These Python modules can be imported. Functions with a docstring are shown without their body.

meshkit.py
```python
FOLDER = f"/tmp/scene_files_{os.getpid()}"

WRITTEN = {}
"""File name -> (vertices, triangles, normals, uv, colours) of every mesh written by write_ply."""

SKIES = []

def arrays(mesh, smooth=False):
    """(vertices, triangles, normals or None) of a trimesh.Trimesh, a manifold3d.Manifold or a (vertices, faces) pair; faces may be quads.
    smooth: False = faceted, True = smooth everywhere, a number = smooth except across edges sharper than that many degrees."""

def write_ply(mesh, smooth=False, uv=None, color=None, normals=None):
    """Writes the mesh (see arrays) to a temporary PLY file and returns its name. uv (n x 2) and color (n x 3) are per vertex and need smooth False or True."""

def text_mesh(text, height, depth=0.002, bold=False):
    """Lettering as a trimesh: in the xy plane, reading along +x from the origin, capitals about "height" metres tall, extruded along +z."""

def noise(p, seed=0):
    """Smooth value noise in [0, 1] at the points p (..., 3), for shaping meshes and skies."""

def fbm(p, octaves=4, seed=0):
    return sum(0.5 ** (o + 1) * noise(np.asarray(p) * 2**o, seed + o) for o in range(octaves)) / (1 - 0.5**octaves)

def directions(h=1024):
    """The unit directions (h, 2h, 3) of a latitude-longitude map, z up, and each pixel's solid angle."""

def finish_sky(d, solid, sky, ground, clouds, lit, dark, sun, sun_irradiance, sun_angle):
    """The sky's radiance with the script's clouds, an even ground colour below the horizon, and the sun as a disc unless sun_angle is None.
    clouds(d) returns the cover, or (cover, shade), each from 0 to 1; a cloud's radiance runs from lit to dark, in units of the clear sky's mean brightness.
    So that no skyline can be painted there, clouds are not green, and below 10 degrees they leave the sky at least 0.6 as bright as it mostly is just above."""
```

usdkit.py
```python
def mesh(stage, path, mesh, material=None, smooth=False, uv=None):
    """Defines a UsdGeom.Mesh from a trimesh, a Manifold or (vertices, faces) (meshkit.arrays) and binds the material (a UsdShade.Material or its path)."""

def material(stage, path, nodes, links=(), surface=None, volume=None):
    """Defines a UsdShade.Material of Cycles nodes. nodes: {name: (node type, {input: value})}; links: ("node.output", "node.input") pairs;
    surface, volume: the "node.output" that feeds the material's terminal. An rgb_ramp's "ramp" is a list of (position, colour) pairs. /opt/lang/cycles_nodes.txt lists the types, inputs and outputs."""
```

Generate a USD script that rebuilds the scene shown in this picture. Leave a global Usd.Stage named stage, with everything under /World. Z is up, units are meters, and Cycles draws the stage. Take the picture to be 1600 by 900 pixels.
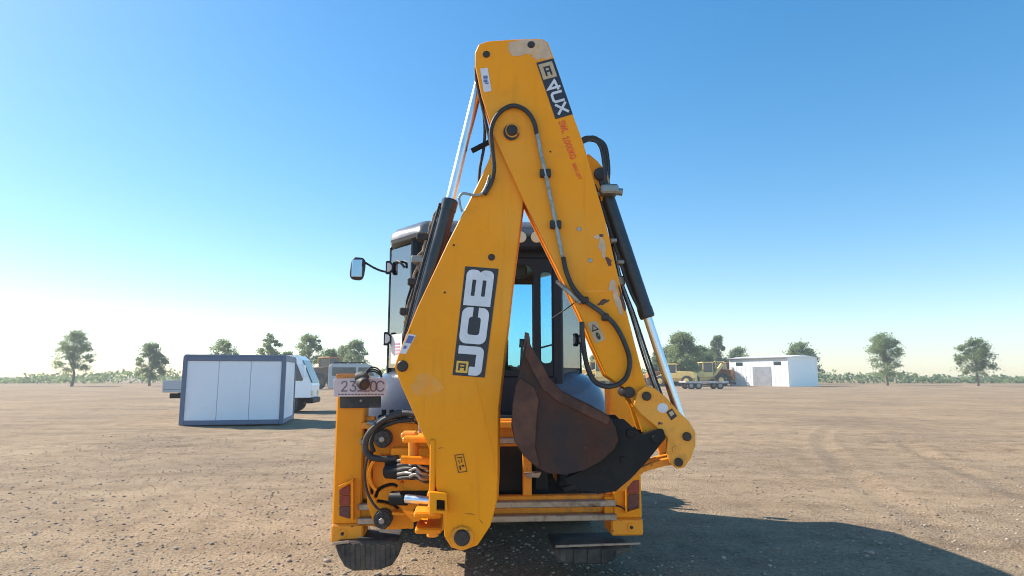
import math, random
import numpy as np, trimesh, shapely
from shapely.geometry import Polygon, box as sbox, LineString, Point
from shapely.ops import unary_union
import manifold3d, usdkit, meshkit
from pxr import Usd, UsdGeom, UsdLux, UsdShade, Gf, Sdf, Vt

# ------------------------------------------------------------------ stage, camera, light
stage = Usd.Stage.CreateInMemory()
UsdGeom.SetStageUpAxis(stage, UsdGeom.Tokens.z)
UsdGeom.SetStageMetersPerUnit(stage, 1.0)
world = UsdGeom.Xform.Define(stage, '/World')
stage.SetDefaultPrim(world.GetPrim())
UsdGeom.Scope.Define(stage, '/World/Looks')

FPX = 975.0                       # focal length in units of a 1600 wide picture
CAM = np.array([0.0, -4.8, 1.5])
PITCH = math.radians(8.06)
cam = UsdGeom.Camera.Define(stage, '/World/camera')
cam.CreateHorizontalApertureAttr(36.0)
cam.CreateVerticalApertureAttr(20.25)
cam.CreateFocalLengthAttr(36.0 * FPX / 1600)
cam.CreateClippingRangeAttr(Gf.Vec2f(0.05, 6000))
cam.AddTranslateOp().Set(Gf.Vec3d(*CAM))
cam.AddRotateXOp().Set(90 + math.degrees(PITCH))
cam.CreateExposureAttr(0.75)

SUN_EL = math.radians(40)
SUN_H = np.array([-0.92, 0.39]); SUN_H = SUN_H / np.linalg.norm(SUN_H)
SUN = np.array([SUN_H[0] * math.cos(SUN_EL), SUN_H[1] * math.cos(SUN_EL), math.sin(SUN_EL)])
sun = UsdLux.DistantLight.Define(stage, '/World/sun')
sun.CreateIntensityAttr(1.25); sun.CreateAngleAttr(0.5); sun.CreateNormalizeAttr(True)
sun.CreateColorAttr(Gf.Vec3f(1.0, 0.93, 0.82))
zz = SUN; xx = np.cross([0, 0, 1.0], zz); xx /= np.linalg.norm(xx); yy = np.cross(zz, xx)
sun.AddTransformOp().Set(Gf.Matrix4d(*xx, 0, *yy, 0, *zz, 0, 0, 0, 0, 1))

sky = UsdLux.DomeLight.Define(stage, '/World/sky')
sky.GetPrim().SetCustomDataByKey('kind', 'structure')
sky_mat = usdkit.material(stage, '/World/Looks/sky_look', {
    's': ('sky_texture', {'sky_type': 'single_scattering', 'sun_disc': False, 'sun_elevation': SUN_EL,
                          'sun_rotation': math.atan2(SUN[0], SUN[1]), 'altitude': 100.0, 'air_density': 1.0,
                          'aerosol_density': 0.35, 'ozone_density': 1.6}),
    'g': ('gamma', {'gamma': 0.80}),
    'h': ('hsv', {'hue': 0.496, 'saturation': 1.56, 'value': 1.54, 'fac': 1.0}),
    'b': ('background_shader', {'strength': 0.105})}, [('s.color', 'g.color'), ('g.color', 'h.color'), ('h.color', 'b.color')], surface='b.background')
UsdShade.MaterialBindingAPI.Apply(sky.GetPrim()).Bind(sky_mat)

# ------------------------------------------------------------------ helpers
RIGHT = np.array([1.0, 0, 0]); FWD = np.array([0, math.cos(PITCH), math.sin(PITCH)]); UP = np.array([0, -math.sin(PITCH), math.cos(PITCH)])
def ray(px, py): return FWD + RIGHT * (px - 800) / FPX + UP * (450 - py) / FPX
def W(px, py, Y):                                   # world point on the plane y = Y
    d = ray(px, py); return CAM + d * (Y - CAM[1]) / d[1]
def G(px, py, z=0.0):                               # world point on the ground
    d = ray(px, py); return CAM + d * (z - CAM[2]) / d[2]
YAW = math.radians(4.0)
ORG = np.array([-0.172, 0.083, 0.0])
FRAMES = {'machine': (YAW, ORG), 'boom': (math.radians(-2.5), np.array([0.0, 0.091, 0.0]))}   # the boom is slewed a little against the machine
frame = 'machine'
def turn(d, a): return np.array([math.cos(a) * d[0] + math.sin(a) * d[1], -math.sin(a) * d[0] + math.cos(a) * d[1], d[2]])
def at(px, py, v):                                  # point of the current frame on its plane v
    a, o = FRAMES[frame]; c = turn(CAM - o, a); d = turn(ray(px, py), a); return c + d * (v - c[1]) / d[1]
def to_machine(V):                                  # points of the boom's frame in the machine's own frame
    a, o = FRAMES['boom']; V = np.asarray(V, float)
    w = np.column_stack([math.cos(a) * V[:, 0] - math.sin(a) * V[:, 1], math.sin(a) * V[:, 0] + math.cos(a) * V[:, 1], V[:, 2]]) + o - ORG
    return np.column_stack([math.cos(YAW) * w[:, 0] + math.sin(YAW) * w[:, 1], -math.sin(YAW) * w[:, 0] + math.cos(YAW) * w[:, 1], w[:, 2]])
def zat(px, py, v): return at(px, py, v)[2]
def uat(px, py, v): return at(px, py, v)[0]

used = {}
def numbered(path):
    n = used.get(path, 0); used[path] = n + 1
    return path if n == 0 else '%s_%03d' % (path, n)
def tag(prim, label=None, cat=None, group=None, kind=None):
    for k, v in (('label', label), ('category', cat), ('group', group), ('kind', kind)):
        if v: prim.SetCustomDataByKey(k, v)
def thing(name, label, cat, loc=(0, 0, 0), rotz=0, group=None):
    x = UsdGeom.Xform.Define(stage, numbered('/World/' + name))
    x.AddTranslateOp().Set(Gf.Vec3d(*map(float, loc))); x.AddRotateZOp().Set(float(rotz))
    tag(x.GetPrim(), label, cat, group); return x.GetPrim()
def part(parent, name, mesh, m, smooth=32, label=None, kind=None):
    p = numbered((str(parent.GetPath()) if parent else '/World') + '/' + name)
    if isinstance(mesh, (list,)): mesh = trimesh.util.concatenate(mesh)
    if frame == 'boom': mesh = mesh.copy(); mesh.vertices = to_machine(mesh.vertices)
    o = usdkit.mesh(stage, p, mesh, m, smooth=smooth).GetPrim()
    tag(o, label=label, kind=kind); return o

def fix(m):
    m.merge_vertices(); m.fix_normals(); return m
def poly_of(pts, r=0.0):
    p = Polygon(pts)
    if not p.is_valid: p = p.buffer(0)
    if r > 0:
        p = p.buffer(-r, join_style='mitre').buffer(r, quad_segs=5).buffer(r, join_style='mitre').buffer(-r, quad_segs=5)
    if p.geom_type != 'Polygon': p = max(p.geoms, key=lambda g: g.area)
    return shapely.geometry.polygon.orient(p.simplify(0.0004), 1)
def offset_ring(c, d):
    c = np.asarray(c); e = np.roll(c, -1, 0) - c; e /= np.maximum(np.linalg.norm(e, axis=1, keepdims=True), 1e-9)
    n = np.stack([-e[:, 1], e[:, 0]], 1); n0 = np.roll(n, 1, 0)
    m = n + n0; k = np.maximum((m * n).sum(1, keepdims=True), 0.35)
    return c + m / k * d
def prism2(p, v0, v1, ch=0.004):                    # shapely polygon in (u, z) -> solid between planes v0 (near) and v1, chamfered
    rings = [np.asarray(p.exterior.coords)[:-1]] + [np.asarray(h.coords)[:-1] for h in p.interiors]
    ch = min(ch, abs(v1 - v0) / 3)
    parts = []
    inner = [offset_ring(r, ch) if ch > 0 else r for r in rings]
    for r, q in zip(rings, inner):
        n = len(r)
        lay = [(q, v0), (r, v0 + ch), (r, v1 - ch), (q, v1)] if ch > 0 else [(r, v0), (r, v1)]
        V = np.vstack([np.column_stack([a[:, 0], np.full(n, vv), a[:, 1]]) for a, vv in lay]); F = []
        i = np.arange(n); j = (i + 1) % n
        for k in range(len(lay) - 1):
            a, b, c, d = k * n + i, k * n + j, (k + 1) * n + j, (k + 1) * n + i
            F += [np.stack([a, b, c], 1), np.stack([a, c, d], 1)]
        parts.append(trimesh.Trimesh(V, np.vstack(F), process=False))
    pp = Polygon(inner[0], inner[1:])
    if not pp.is_valid: pp = pp.buffer(0)
    for g in getattr(pp, 'geoms', [pp]):
        if g.area < 1e-9: continue
        vt, ft = trimesh.creation.triangulate_polygon(g, engine='earcut')
        parts.append(trimesh.Trimesh(np.column_stack([vt[:, 0], np.full(len(vt), v0), vt[:, 1]]), ft, process=False))
        parts.append(trimesh.Trimesh(np.column_stack([vt[:, 0], np.full(len(vt), v1), vt[:, 1]]), ft[:, ::-1], process=False))
    m = trimesh.util.concatenate(parts); m.merge_vertices(digits_vertex=6); m.fix_normals(); return m
def local(pts, v): return [(lambda q: (q[0], q[2]))(at(x, y, v)) for x, y in pts]
def prism(pts, v0, v1, r=0.0, ch=0.004, holes=()):  # outline given where it lies in the machine's plane v0
    p = poly_of(local(pts, v0), r)
    for h in holes: p = p.difference(h)
    if p.geom_type != 'Polygon': p = max(p.geoms, key=lambda g: g.area)
    return prism2(shapely.geometry.polygon.orient(p, 1), v0, v1, ch)
def rbox(a, b, ch=0.006):
    a, b = np.minimum(a, b).astype(float), np.maximum(a, b).astype(float)
    ch = min(ch, (b - a).min() * 0.45); P = []
    for k in range(8):
        s = np.array([(k >> i) & 1 for i in range(3)]); c = np.where(s, b, a); d = np.where(s, -ch, ch)
        for ax in range(3):
            q = c + d; q[ax] = c[ax]; P.append(q)
    return trimesh.convex.convex_hull(np.array(P))
def hull(pts): return trimesh.convex.convex_hull(np.array(pts, float))
def spline(P, n=10):
    P = np.asarray(P, float)
    if len(P) < 3: return P
    Q = np.vstack([2 * P[0] - P[1], P, 2 * P[-1] - P[-2]]); out = []
    for i in range(1, len(Q) - 2):
        for t in np.linspace(0, 1, n, endpoint=False):
            a, b, c, d = Q[i - 1:i + 3]
            out.append(0.5 * ((2 * b) + (c - a) * t + (2 * a - 5 * b + 4 * c - d) * t * t + (3 * b - a - 3 * c + d) * t ** 3))
    out.append(P[-1]); return np.array(out)
def tube(P, r, n=10, smooth_n=8, r2=None):
    P = spline(P, smooth_n) if smooth_n else np.asarray(P, float)
    T = np.gradient(P, axis=0); T /= np.maximum(np.linalg.norm(T, axis=1, keepdims=True), 1e-9)
    x = np.cross(T[0], [0.3, 0.9, 0.2]); x /= np.linalg.norm(x); V = []
    k = len(P); a = np.linspace(0, 2 * math.pi, n, endpoint=False)
    for i in range(k):
        x = x - T[i] * (x @ T[i]); x /= np.linalg.norm(x); y = np.cross(T[i], x)
        rr = r if r2 is None else r + (r2 - r) * i / (k - 1)
        V.append(P[i] + rr * (np.cos(a)[:, None] * x + np.sin(a)[:, None] * y))
    V = np.vstack(V + [P[:1], P[-1:]]); F = []
    j = (np.arange(n) + 1) % n; ii = np.arange(n)
    for i in range(k - 1):
        F += [np.stack([i * n + ii, i * n + j, (i + 1) * n + j], 1), np.stack([i * n + ii, (i + 1) * n + j, (i + 1) * n + ii], 1)]
    F += [np.stack([j, ii, np.full(n, k * n)], 1), np.stack([(k - 1) * n + ii, (k - 1) * n + j, np.full(n, k * n + 1)], 1)]
    m = trimesh.Trimesh(V, np.vstack(F), process=False); m.fix_normals(); return m
def rod(p0, p1, prof, n=24):                        # prof: list of (fraction along or metres if abs, radius); closed by axis points
    p0, p1 = np.asarray(p0, float), np.asarray(p1, float); L = np.linalg.norm(p1 - p0)
    pr = [(0, prof[0][0] * L)] + [(r, t * L) for t, r in prof] + [(0, prof[-1][0] * L)]
    m = trimesh.creation.revolve(np.array(pr), sections=n)
    m.apply_transform(trimesh.geometry.align_vectors([0, 0, 1], (p1 - p0) / L)); m.apply_translation(p0); m.merge_vertices(); m.fix_normals(); return m
def cyl(p0, p1, r, n=24, ch=0.1):
    L = np.linalg.norm(np.asarray(p1, float) - np.asarray(p0, float)); c = min(r * ch, L * .3) / L
    return rod(p0, p1, [(0, r * (1 - ch)), (c, r), (1 - c, r), (1, r * (1 - ch))], n)
def pin(px, py, v, r, out=0.03, n=20):              # a pin head standing proud of plane v, towards -v
    q = at(px, py, v); return cyl(q + [0, 0.02, 0], q - [0, out, 0], r, n, 0.18)
def text(s, height, px, py, v, ang=0.0, bold=True, sx=1.0, depth=0.0016):
    m = meshkit.text_mesh(s, height, depth, bold); c = m.bounds.mean(0); m.apply_translation([-c[0], -c[1], 0]); m.apply_scale([sx, 1, 1])
    m.apply_transform(trimesh.transformations.rotation_matrix(math.radians(ang), [0, 0, 1]))
    q = at(px, py, v); x = m.vertices
    m.vertices = np.column_stack([q[0] + x[:, 0], q[1] - x[:, 2], q[2] + x[:, 1]]); m.fix_normals(); return m
def quadmap(c):                                     # unit square -> pixel quad: c = P(0,0), P(1,0), P(1,1), P(0,1)
    c = np.array(c, float)
    return lambda a, b: (1 - a) * (1 - b) * c[0] + a * (1 - b) * c[1] + a * b * c[2] + (1 - a) * b * c[3]
def flat(p, mp, v0, v1):                            # shapely polygon(s) in a decal's own units -> thin solids on plane v0
    out = []
    for g in getattr(p, 'geoms', [p]):
        f = lambda ring: [(lambda q: (q[0], q[2]))(at(*mp(a, b), v0)) for a, b in list(ring.coords)[:-1]]
        out.append(prism2(shapely.geometry.polygon.orient(Polygon(f(g.exterior), [f(h) for h in g.interiors]), 1), v0, v1, 0))
    return trimesh.util.concatenate(out)
def rnd(p, r): return p.buffer(-r).buffer(r, quad_segs=6)

# ------------------------------------------------------------------ materials
def look(name, color, rough=0.5, metal=0.0, var=0.15, vscale=3.0, bump=0.0, bscale=40.0, dirt=None, dirt_scale=2.5, dirt_lo=0.55, dirt_hi=0.75, coat=0.0, spec=0.5, spots=None, spot_scale=14., spot_at=0.7, fade=None, streak=None):
    c = np.array(color, float)
    N = {'tc': ('texture_coordinate', {}), 'n': ('noise_texture', {'scale': vscale, 'detail': 5.0, 'roughness': 0.6}),
         'r': ('rgb_ramp', {'ramp': [(0.3, tuple(c * (1 - var))), (0.7, tuple(np.minimum(c * (1 + var), 1)))]}),
         'p': ('principled_bsdf', {'roughness': rough, 'metallic': metal, 'coat_weight': coat, 'coat_roughness': 0.15, 'specular_ior_level': spec})}
    L = [('tc.object', 'n.vector'), ('n.fac', 'r.fac')]; out = 'r.color'
    if fade is not None:
        N['fn'] = ('noise_texture', {'scale': 1.15, 'detail': 4.0, 'roughness': 0.55}); N['fm'] = ('mapping', {'location': (3.7, 1.9, 5.1)})
        N['fr'] = ('rgb_ramp', {'ramp': [(0.50, (0, 0, 0)), (0.72, (0.85, 0.85, 0.85))]}); N['fx'] = ('mix_color', {'blend_type': 'mix', 'b': fade})
        L += [('tc.object', 'fm.vector'), ('fm.vector', 'fn.vector'), ('fn.fac', 'fr.fac'), ('fr.color', 'fx.fac'), (out, 'fx.a')]; out = 'fx.result'
    if streak is not None:
        N['km'] = ('mapping', {'scale': (26.0, 26.0, 1.6)}); N['kn'] = ('noise_texture', {'scale': 1.0, 'detail': 3.0, 'roughness': 0.6})
        N['kr'] = ('rgb_ramp', {'ramp': [(0.56, (0, 0, 0)), (0.80, (0.34, 0.34, 0.34))]}); N['kx'] = ('mix_color', {'blend_type': 'mix', 'b': streak})
        L += [('tc.object', 'km.vector'), ('km.vector', 'kn.vector'), ('kn.fac', 'kr.fac'), ('kr.color', 'kx.fac'), (out, 'kx.a')]; out = 'kx.result'
    if dirt is not None:
        N['dn'] = ('noise_texture', {'scale': dirt_scale, 'detail': 8.0, 'roughness': 0.7})
        N['dr'] = ('rgb_ramp', {'ramp': [(dirt_lo, (0, 0, 0)), (dirt_hi, (1, 1, 1))]})
        N['dm'] = ('mix_color', {'blend_type': 'mix', 'b': dirt})
        L += [('tc.object', 'dn.vector'), ('dn.fac', 'dr.fac'), ('dr.color', 'dm.fac'), (out, 'dm.a')]; out = 'dm.result'
    if spots is not None:
        N['sn'] = ('noise_texture', {'scale': spot_scale, 'detail': 3.0, 'roughness': 0.6})
        N['sr'] = ('rgb_ramp', {'ramp': [(spot_at, (0, 0, 0)), (spot_at + 0.03, (1, 1, 1))]})
        N['sm'] = ('mix_color', {'blend_type': 'mix', 'b': spots})
        L += [('tc.object', 'sn.vector'), ('sn.fac', 'sr.fac'), ('sr.color', 'sm.fac'), (out, 'sm.a')]; out = 'sm.result'
    L.append((out, 'p.base_color'))
    if bump:
        N['bn'] = ('noise_texture', {'scale': bscale, 'detail': 4.0}); N['b'] = ('bump', {'strength': bump, 'distance': 0.01})
        L += [('tc.object', 'bn.vector'), ('bn.fac', 'b.height'), ('b.normal', 'p.normal')]
    N['rr'] = ('map_range', {'from_min': 0.3, 'from_max': 0.7, 'to_min': max(rough - 0.1, 0.03), 'to_max': min(rough + 0.12, 1)})
    L += [('n.fac', 'rr.value'), ('rr.result', 'p.roughness')]
    return usdkit.material(stage, '/World/Looks/' + name, N, L, surface='p.BSDF')
def glass(name, tint, ior=1.5):
    return usdkit.material(stage, '/World/Looks/' + name, {
        't': ('transparent_bsdf', {'color': tint}), 'g': ('glossy_bsdf', {'color': (1, 1, 1), 'roughness': 0.02}),
        'f': ('fresnel', {'IOR': ior}), 'm': ('mix_closure', {})},
        [('f.fac', 'm.fac'), ('t.BSDF', 'm.closure1'), ('g.BSDF', 'm.closure2')], surface='m.closure')
YEL = (0.86, 0.29, 0.003)
M = {}
M['yellow'] = look('yellow_paint', YEL, 0.40, 0, 0.07, 1.7, 0.05, 120, dirt=(0.66, 0.215, 0.010), dirt_scale=2.2, dirt_lo=0.56, dirt_hi=0.85, spots=(0.10, 0.05, 0.03), spot_scale=23, spot_at=0.765, spec=0.22, fade=(0.80, 0.335, 0.035), streak=(0.52, 0.17, 0.01))
M['yellow_worn'] = look('worn_yellow_paint', YEL, 0.5, 0, 0.10, 4, 0.12, 60, dirt=(0.30, 0.13, 0.03), dirt_scale=6, dirt_lo=0.52, dirt_hi=0.8, spots=(0.10, 0.035, 0.015), spot_scale=20, spot_at=0.66, fade=(0.74, 0.33, 0.05), streak=(0.35, 0.12, 0.02))
M['pale_wear'] = look('weathered_primer', (0.58, 0.38, 0.24), 0.7, 0, 0.18, 9, dirt=(0.6, 0.30, 0.05), dirt_scale=12, dirt_lo=0.55, dirt_hi=0.7)
M['faded'] = look('faded_yellow_paint', (0.74, 0.30, 0.055), 0.6, 0, 0.1, 6, dirt=YEL, dirt_scale=9, dirt_lo=0.48, dirt_hi=0.66, spec=0.2)
M['grime'] = look('grime_on_paint', (0.40, 0.135, 0.015), 0.6, 0, 0.25, 30, spec=0.2)
M['dark_scrape'] = look('bare_scraped_steel', (0.10, 0.045, 0.03), 0.6, 0.2, 0.3, 15)
M['black'] = look('black_paint', (0.008, 0.008, 0.009), 0.5, 0, 0.3, 4, 0.05, 60, dirt=(0.028, 0.023, 0.02), dirt_scale=5, dirt_lo=0.5, dirt_hi=0.85, spec=0.2)
M['ram'] = look('ram_barrel_paint', (0.022, 0.026, 0.032), 0.33, 0, 0.2, 4, dirt=(0.06, 0.05, 0.045), dirt_scale=8, dirt_lo=0.55, dirt_hi=0.85)
M['rubber'] = look('black_rubber', (0.02, 0.019, 0.019), 0.6, 0, 0.3, 6, 0.08, 120, dirt=(0.10, 0.08, 0.065), dirt_scale=6, dirt_lo=0.5, dirt_hi=0.8)
M['tyre'] = look('tyre_rubber', (0.024, 0.022, 0.021), 0.75, 0, 0.3, 8, 0.2, 60, dirt=(0.16, 0.12, 0.09), dirt_scale=3, dirt_lo=0.45, dirt_hi=0.75)
M['chrome'] = look('chromed_rod', (0.78, 0.80, 0.83), 0.30, 1.0, 0.05, 6)
M['steel'] = look('grey_steel', (0.30, 0.29, 0.27), 0.42, 0.7, 0.25, 9, dirt=(0.16, 0.10, 0.06), dirt_scale=9, dirt_lo=0.5, dirt_hi=0.75)
M['dusty'] = look('dusty_hose', (0.34, 0.26, 0.18), 0.8, 0, 0.3, 14, dirt=(0.06, 0.05, 0.04), dirt_scale=9, dirt_lo=0.48, dirt_hi=0.6)
M['pipe'] = look('zinc_pipe', (0.33, 0.35, 0.34), 0.4, 0.5, 0.2, 20, dirt=(0.2, 0.13, 0.05), dirt_scale=30, dirt_lo=0.5, dirt_hi=0.7)
M['rail'] = look('worn_slide_rail', (0.40, 0.33, 0.26), 0.38, 0.6, 0.25, 7, dirt=(0.10, 0.05, 0.03), dirt_scale=7, dirt_lo=0.48, dirt_hi=0.7)
M['pin'] = look('pin_steel', (0.045, 0.035, 0.03), 0.5, 0.5, 0.35, 30)
M['rust'] = look('rusty_bucket', (0.082, 0.030, 0.018), 0.8, 0.0, 0.4, 5, 0.25, 40, dirt=(0.036, 0.025, 0.023), dirt_scale=2.2, dirt_lo=0.38, dirt_hi=0.60, spots=(0.12, 0.055, 0.03), spot_scale=22, spot_at=0.70, spec=0.2)
M['rust_rib'] = look('rusty_wear_plate', (0.10, 0.045, 0.030), 0.75, 0.0, 0.4, 7, 0.25, 40, dirt=(0.05, 0.025, 0.02), dirt_scale=4, dirt_lo=0.5, dirt_hi=0.7, spec=0.2)
M['fender'] = look('fender_plastic', (0.10, 0.11, 0.135), 0.2, 0, 0.1, 2, dirt=(0.12, 0.115, 0.11), dirt_scale=4, dirt_lo=0.5, dirt_hi=0.9, spec=0.6)
M['cabframe'] = look('cab_frame_paint', (0.012, 0.014, 0.02), 0.35, 0, 0.2, 3, dirt=(0.025, 0.023, 0.022), dirt_scale=4, dirt_lo=0.55, dirt_hi=0.85, spec=0.25)
M['roof'] = look('cab_roof_plastic', (0.12, 0.125, 0.13), 0.3, 0, 0.1, 3, dirt=(0.18, 0.165, 0.15), dirt_scale=3, dirt_lo=0.5, dirt_hi=0.9)
M['interior'] = look('interior_trim', (0.035, 0.032, 0.03), 0.8, 0, 0.2, 5)
M['seat'] = look('seat_cloth', (0.05, 0.04, 0.03), 0.9, 0, 0.3, 20)
M['decal_black'] = look('decal_black', (0.022, 0.022, 0.028), 0.4, 0, 0.2, 10)
M['decal_white'] = look('decal_white', (0.62, 0.60, 0.62), 0.45, 0, 0.08, 12, dirt=(0.4, 0.33, 0.3), dirt_scale=8, dirt_lo=0.55, dirt_hi=0.9)
M['decal_blue'] = look('decal_blue', (0.10, 0.13, 0.30), 0.5, 0, 0.2, 20)
M['decal_tan'] = look('faded_decal', (0.48, 0.34, 0.2), 0.55, 0, 0.15, 20)
M['decal_gold'] = look('decal_gold', (0.75, 0.42, 0.06), 0.45, 0, 0.1, 20)
M['decal_red'] = look('decal_red', (0.72, 0.055, 0.012), 0.5, 0, 0.2, 40, dirt=(0.75, 0.17, 0.01), dirt_scale=25, dirt_lo=0.55, dirt_hi=0.75)
M['decal_pink'] = look('decal_pink', (0.65, 0.35, 0.45), 0.5, 0, 0.1, 20)
M['white'] = look('white_paint', (0.78, 0.77, 0.75), 0.45, 0, 0.04, 2, dirt=(0.55, 0.5, 0.44), dirt_scale=1.5, dirt_lo=0.6, dirt_hi=0.95)
M['plate'] = look('plate_face', (0.60, 0.52, 0.52), 0.5, 0, 0.06, 15, dirt=(0.40, 0.33, 0.31), dirt_scale=14, dirt_lo=0.5, dirt_hi=0.8)
M['plate_ink'] = look('plate_ink', (0.16, 0.10, 0.16), 0.5, 0, 0.2, 30)
M['red_lens'] = look('red_lens', (0.22, 0.02, 0.018), 0.25, 0, 0.2, 30, coat=0.4)
M['dark_lens'] = look('smoked_red_lens', (0.09, 0.02, 0.025), 0.25, 0, 0.2, 30, coat=0.4)
M['orange_lens'] = look('amber_lens', (0.55, 0.18, 0.03), 0.3, 0, 0.1, 30, coat=0.3)
M['lamp'] = look('lamp_lens', (0.62, 0.50, 0.30), 0.3, 0, 0.08, 30, coat=0.5)
M['mirror'] = look('mirror_glass', (0.6, 0.62, 0.65), 0.08, 1.0, 0.03, 4)
M['glass'] = glass('cab_glass', (0.70, 0.90, 0.97), 1.22)
M['glass_side'] = glass('side_glass', (0.88, 0.95, 1.0), 3.3)
M['car_glass'] = look('dark_window_glass', (0.03, 0.045, 0.05), 0.12, 0, 0.1, 3, spec=0.8)

# ------------------------------------------------------------------ ground
rng = np.random.default_rng(7)
def ground_h(x, y):
    x, y = np.asarray(x, float), np.asarray(y, float)
    p = np.stack([x * 0.16, y * 0.16, np.zeros_like(x)], -1)
    big = (meshkit.fbm(p, 3, 3) - 0.5) * 0.16
    q = np.stack([x * 1.1, y * 1.1, np.zeros_like(x)], -1)
    small = (meshkit.fbm(q, 4, 9) - 0.5) * 0.055
    r = np.hypot(x, y - 1); k = np.clip((r - 2.5) / 5, 0.12, 1); far = np.clip((90 - r) / 50, 0, 1)
    rut = 0
    for cx, cy_, R0, x_lo in ((16.0, 20.0, 15.2, -99), (16.0, 20.0, 13.4, -99), (-20.0, 24.0, 19.5, -99), (-20.0, 24.0, 17.7, -99), (40.0, -6.0, 36.5, -99), (40.0, -6.0, 34.8, -99), (9.0, 60.0, 52.0, -99), (9.0, 60.0, 50.2, -99)):
        a = np.arctan2(y - cy_, x - cx); d = np.hypot(x - cx, y - cy_) - R0 + 0.05 * np.sin(a * R0 * 0.7)
        rut = rut - 0.018 * np.exp(-(d / 0.17) ** 2) * (0.8 + 0.2 * np.sin(a * R0 * 24)) + 0.011 * (np.exp(-((d - 0.30) / 0.11) ** 2) + np.exp(-((d + 0.30) / 0.11) ** 2))
    return (big * k + small * np.clip(k, 0.5, 1) + rut * np.clip((r - 1.5) / 3, 0.0, 1)) * far
def axis(lo, hi, fine_lo, fine_hi, step, ratio=1.16):
    a = list(np.arange(fine_lo, fine_hi + step / 2, step)); s = step
    while a[-1] < hi: s *= ratio; a.append(a[-1] + s)
    s = step
    while a[0] > lo: s *= ratio; a.insert(0, a[0] - s)
    return np.array(a)
gx, gy = axis(-1800, 1800, -9, 9, 0.07), axis(-300, 3000, -4.5, 18, 0.07)
X, Yg = np.meshgrid(gx, gy); Zg = ground_h(X, Yg)
nx, ny = len(gx), len(gy)
idx = np.arange(nx * ny).reshape(ny, nx)
Fg = np.stack([idx[:-1, :-1].ravel(), idx[:-1, 1:].ravel(), idx[1:, 1:].ravel(), idx[1:, :-1].ravel()], 1)
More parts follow.
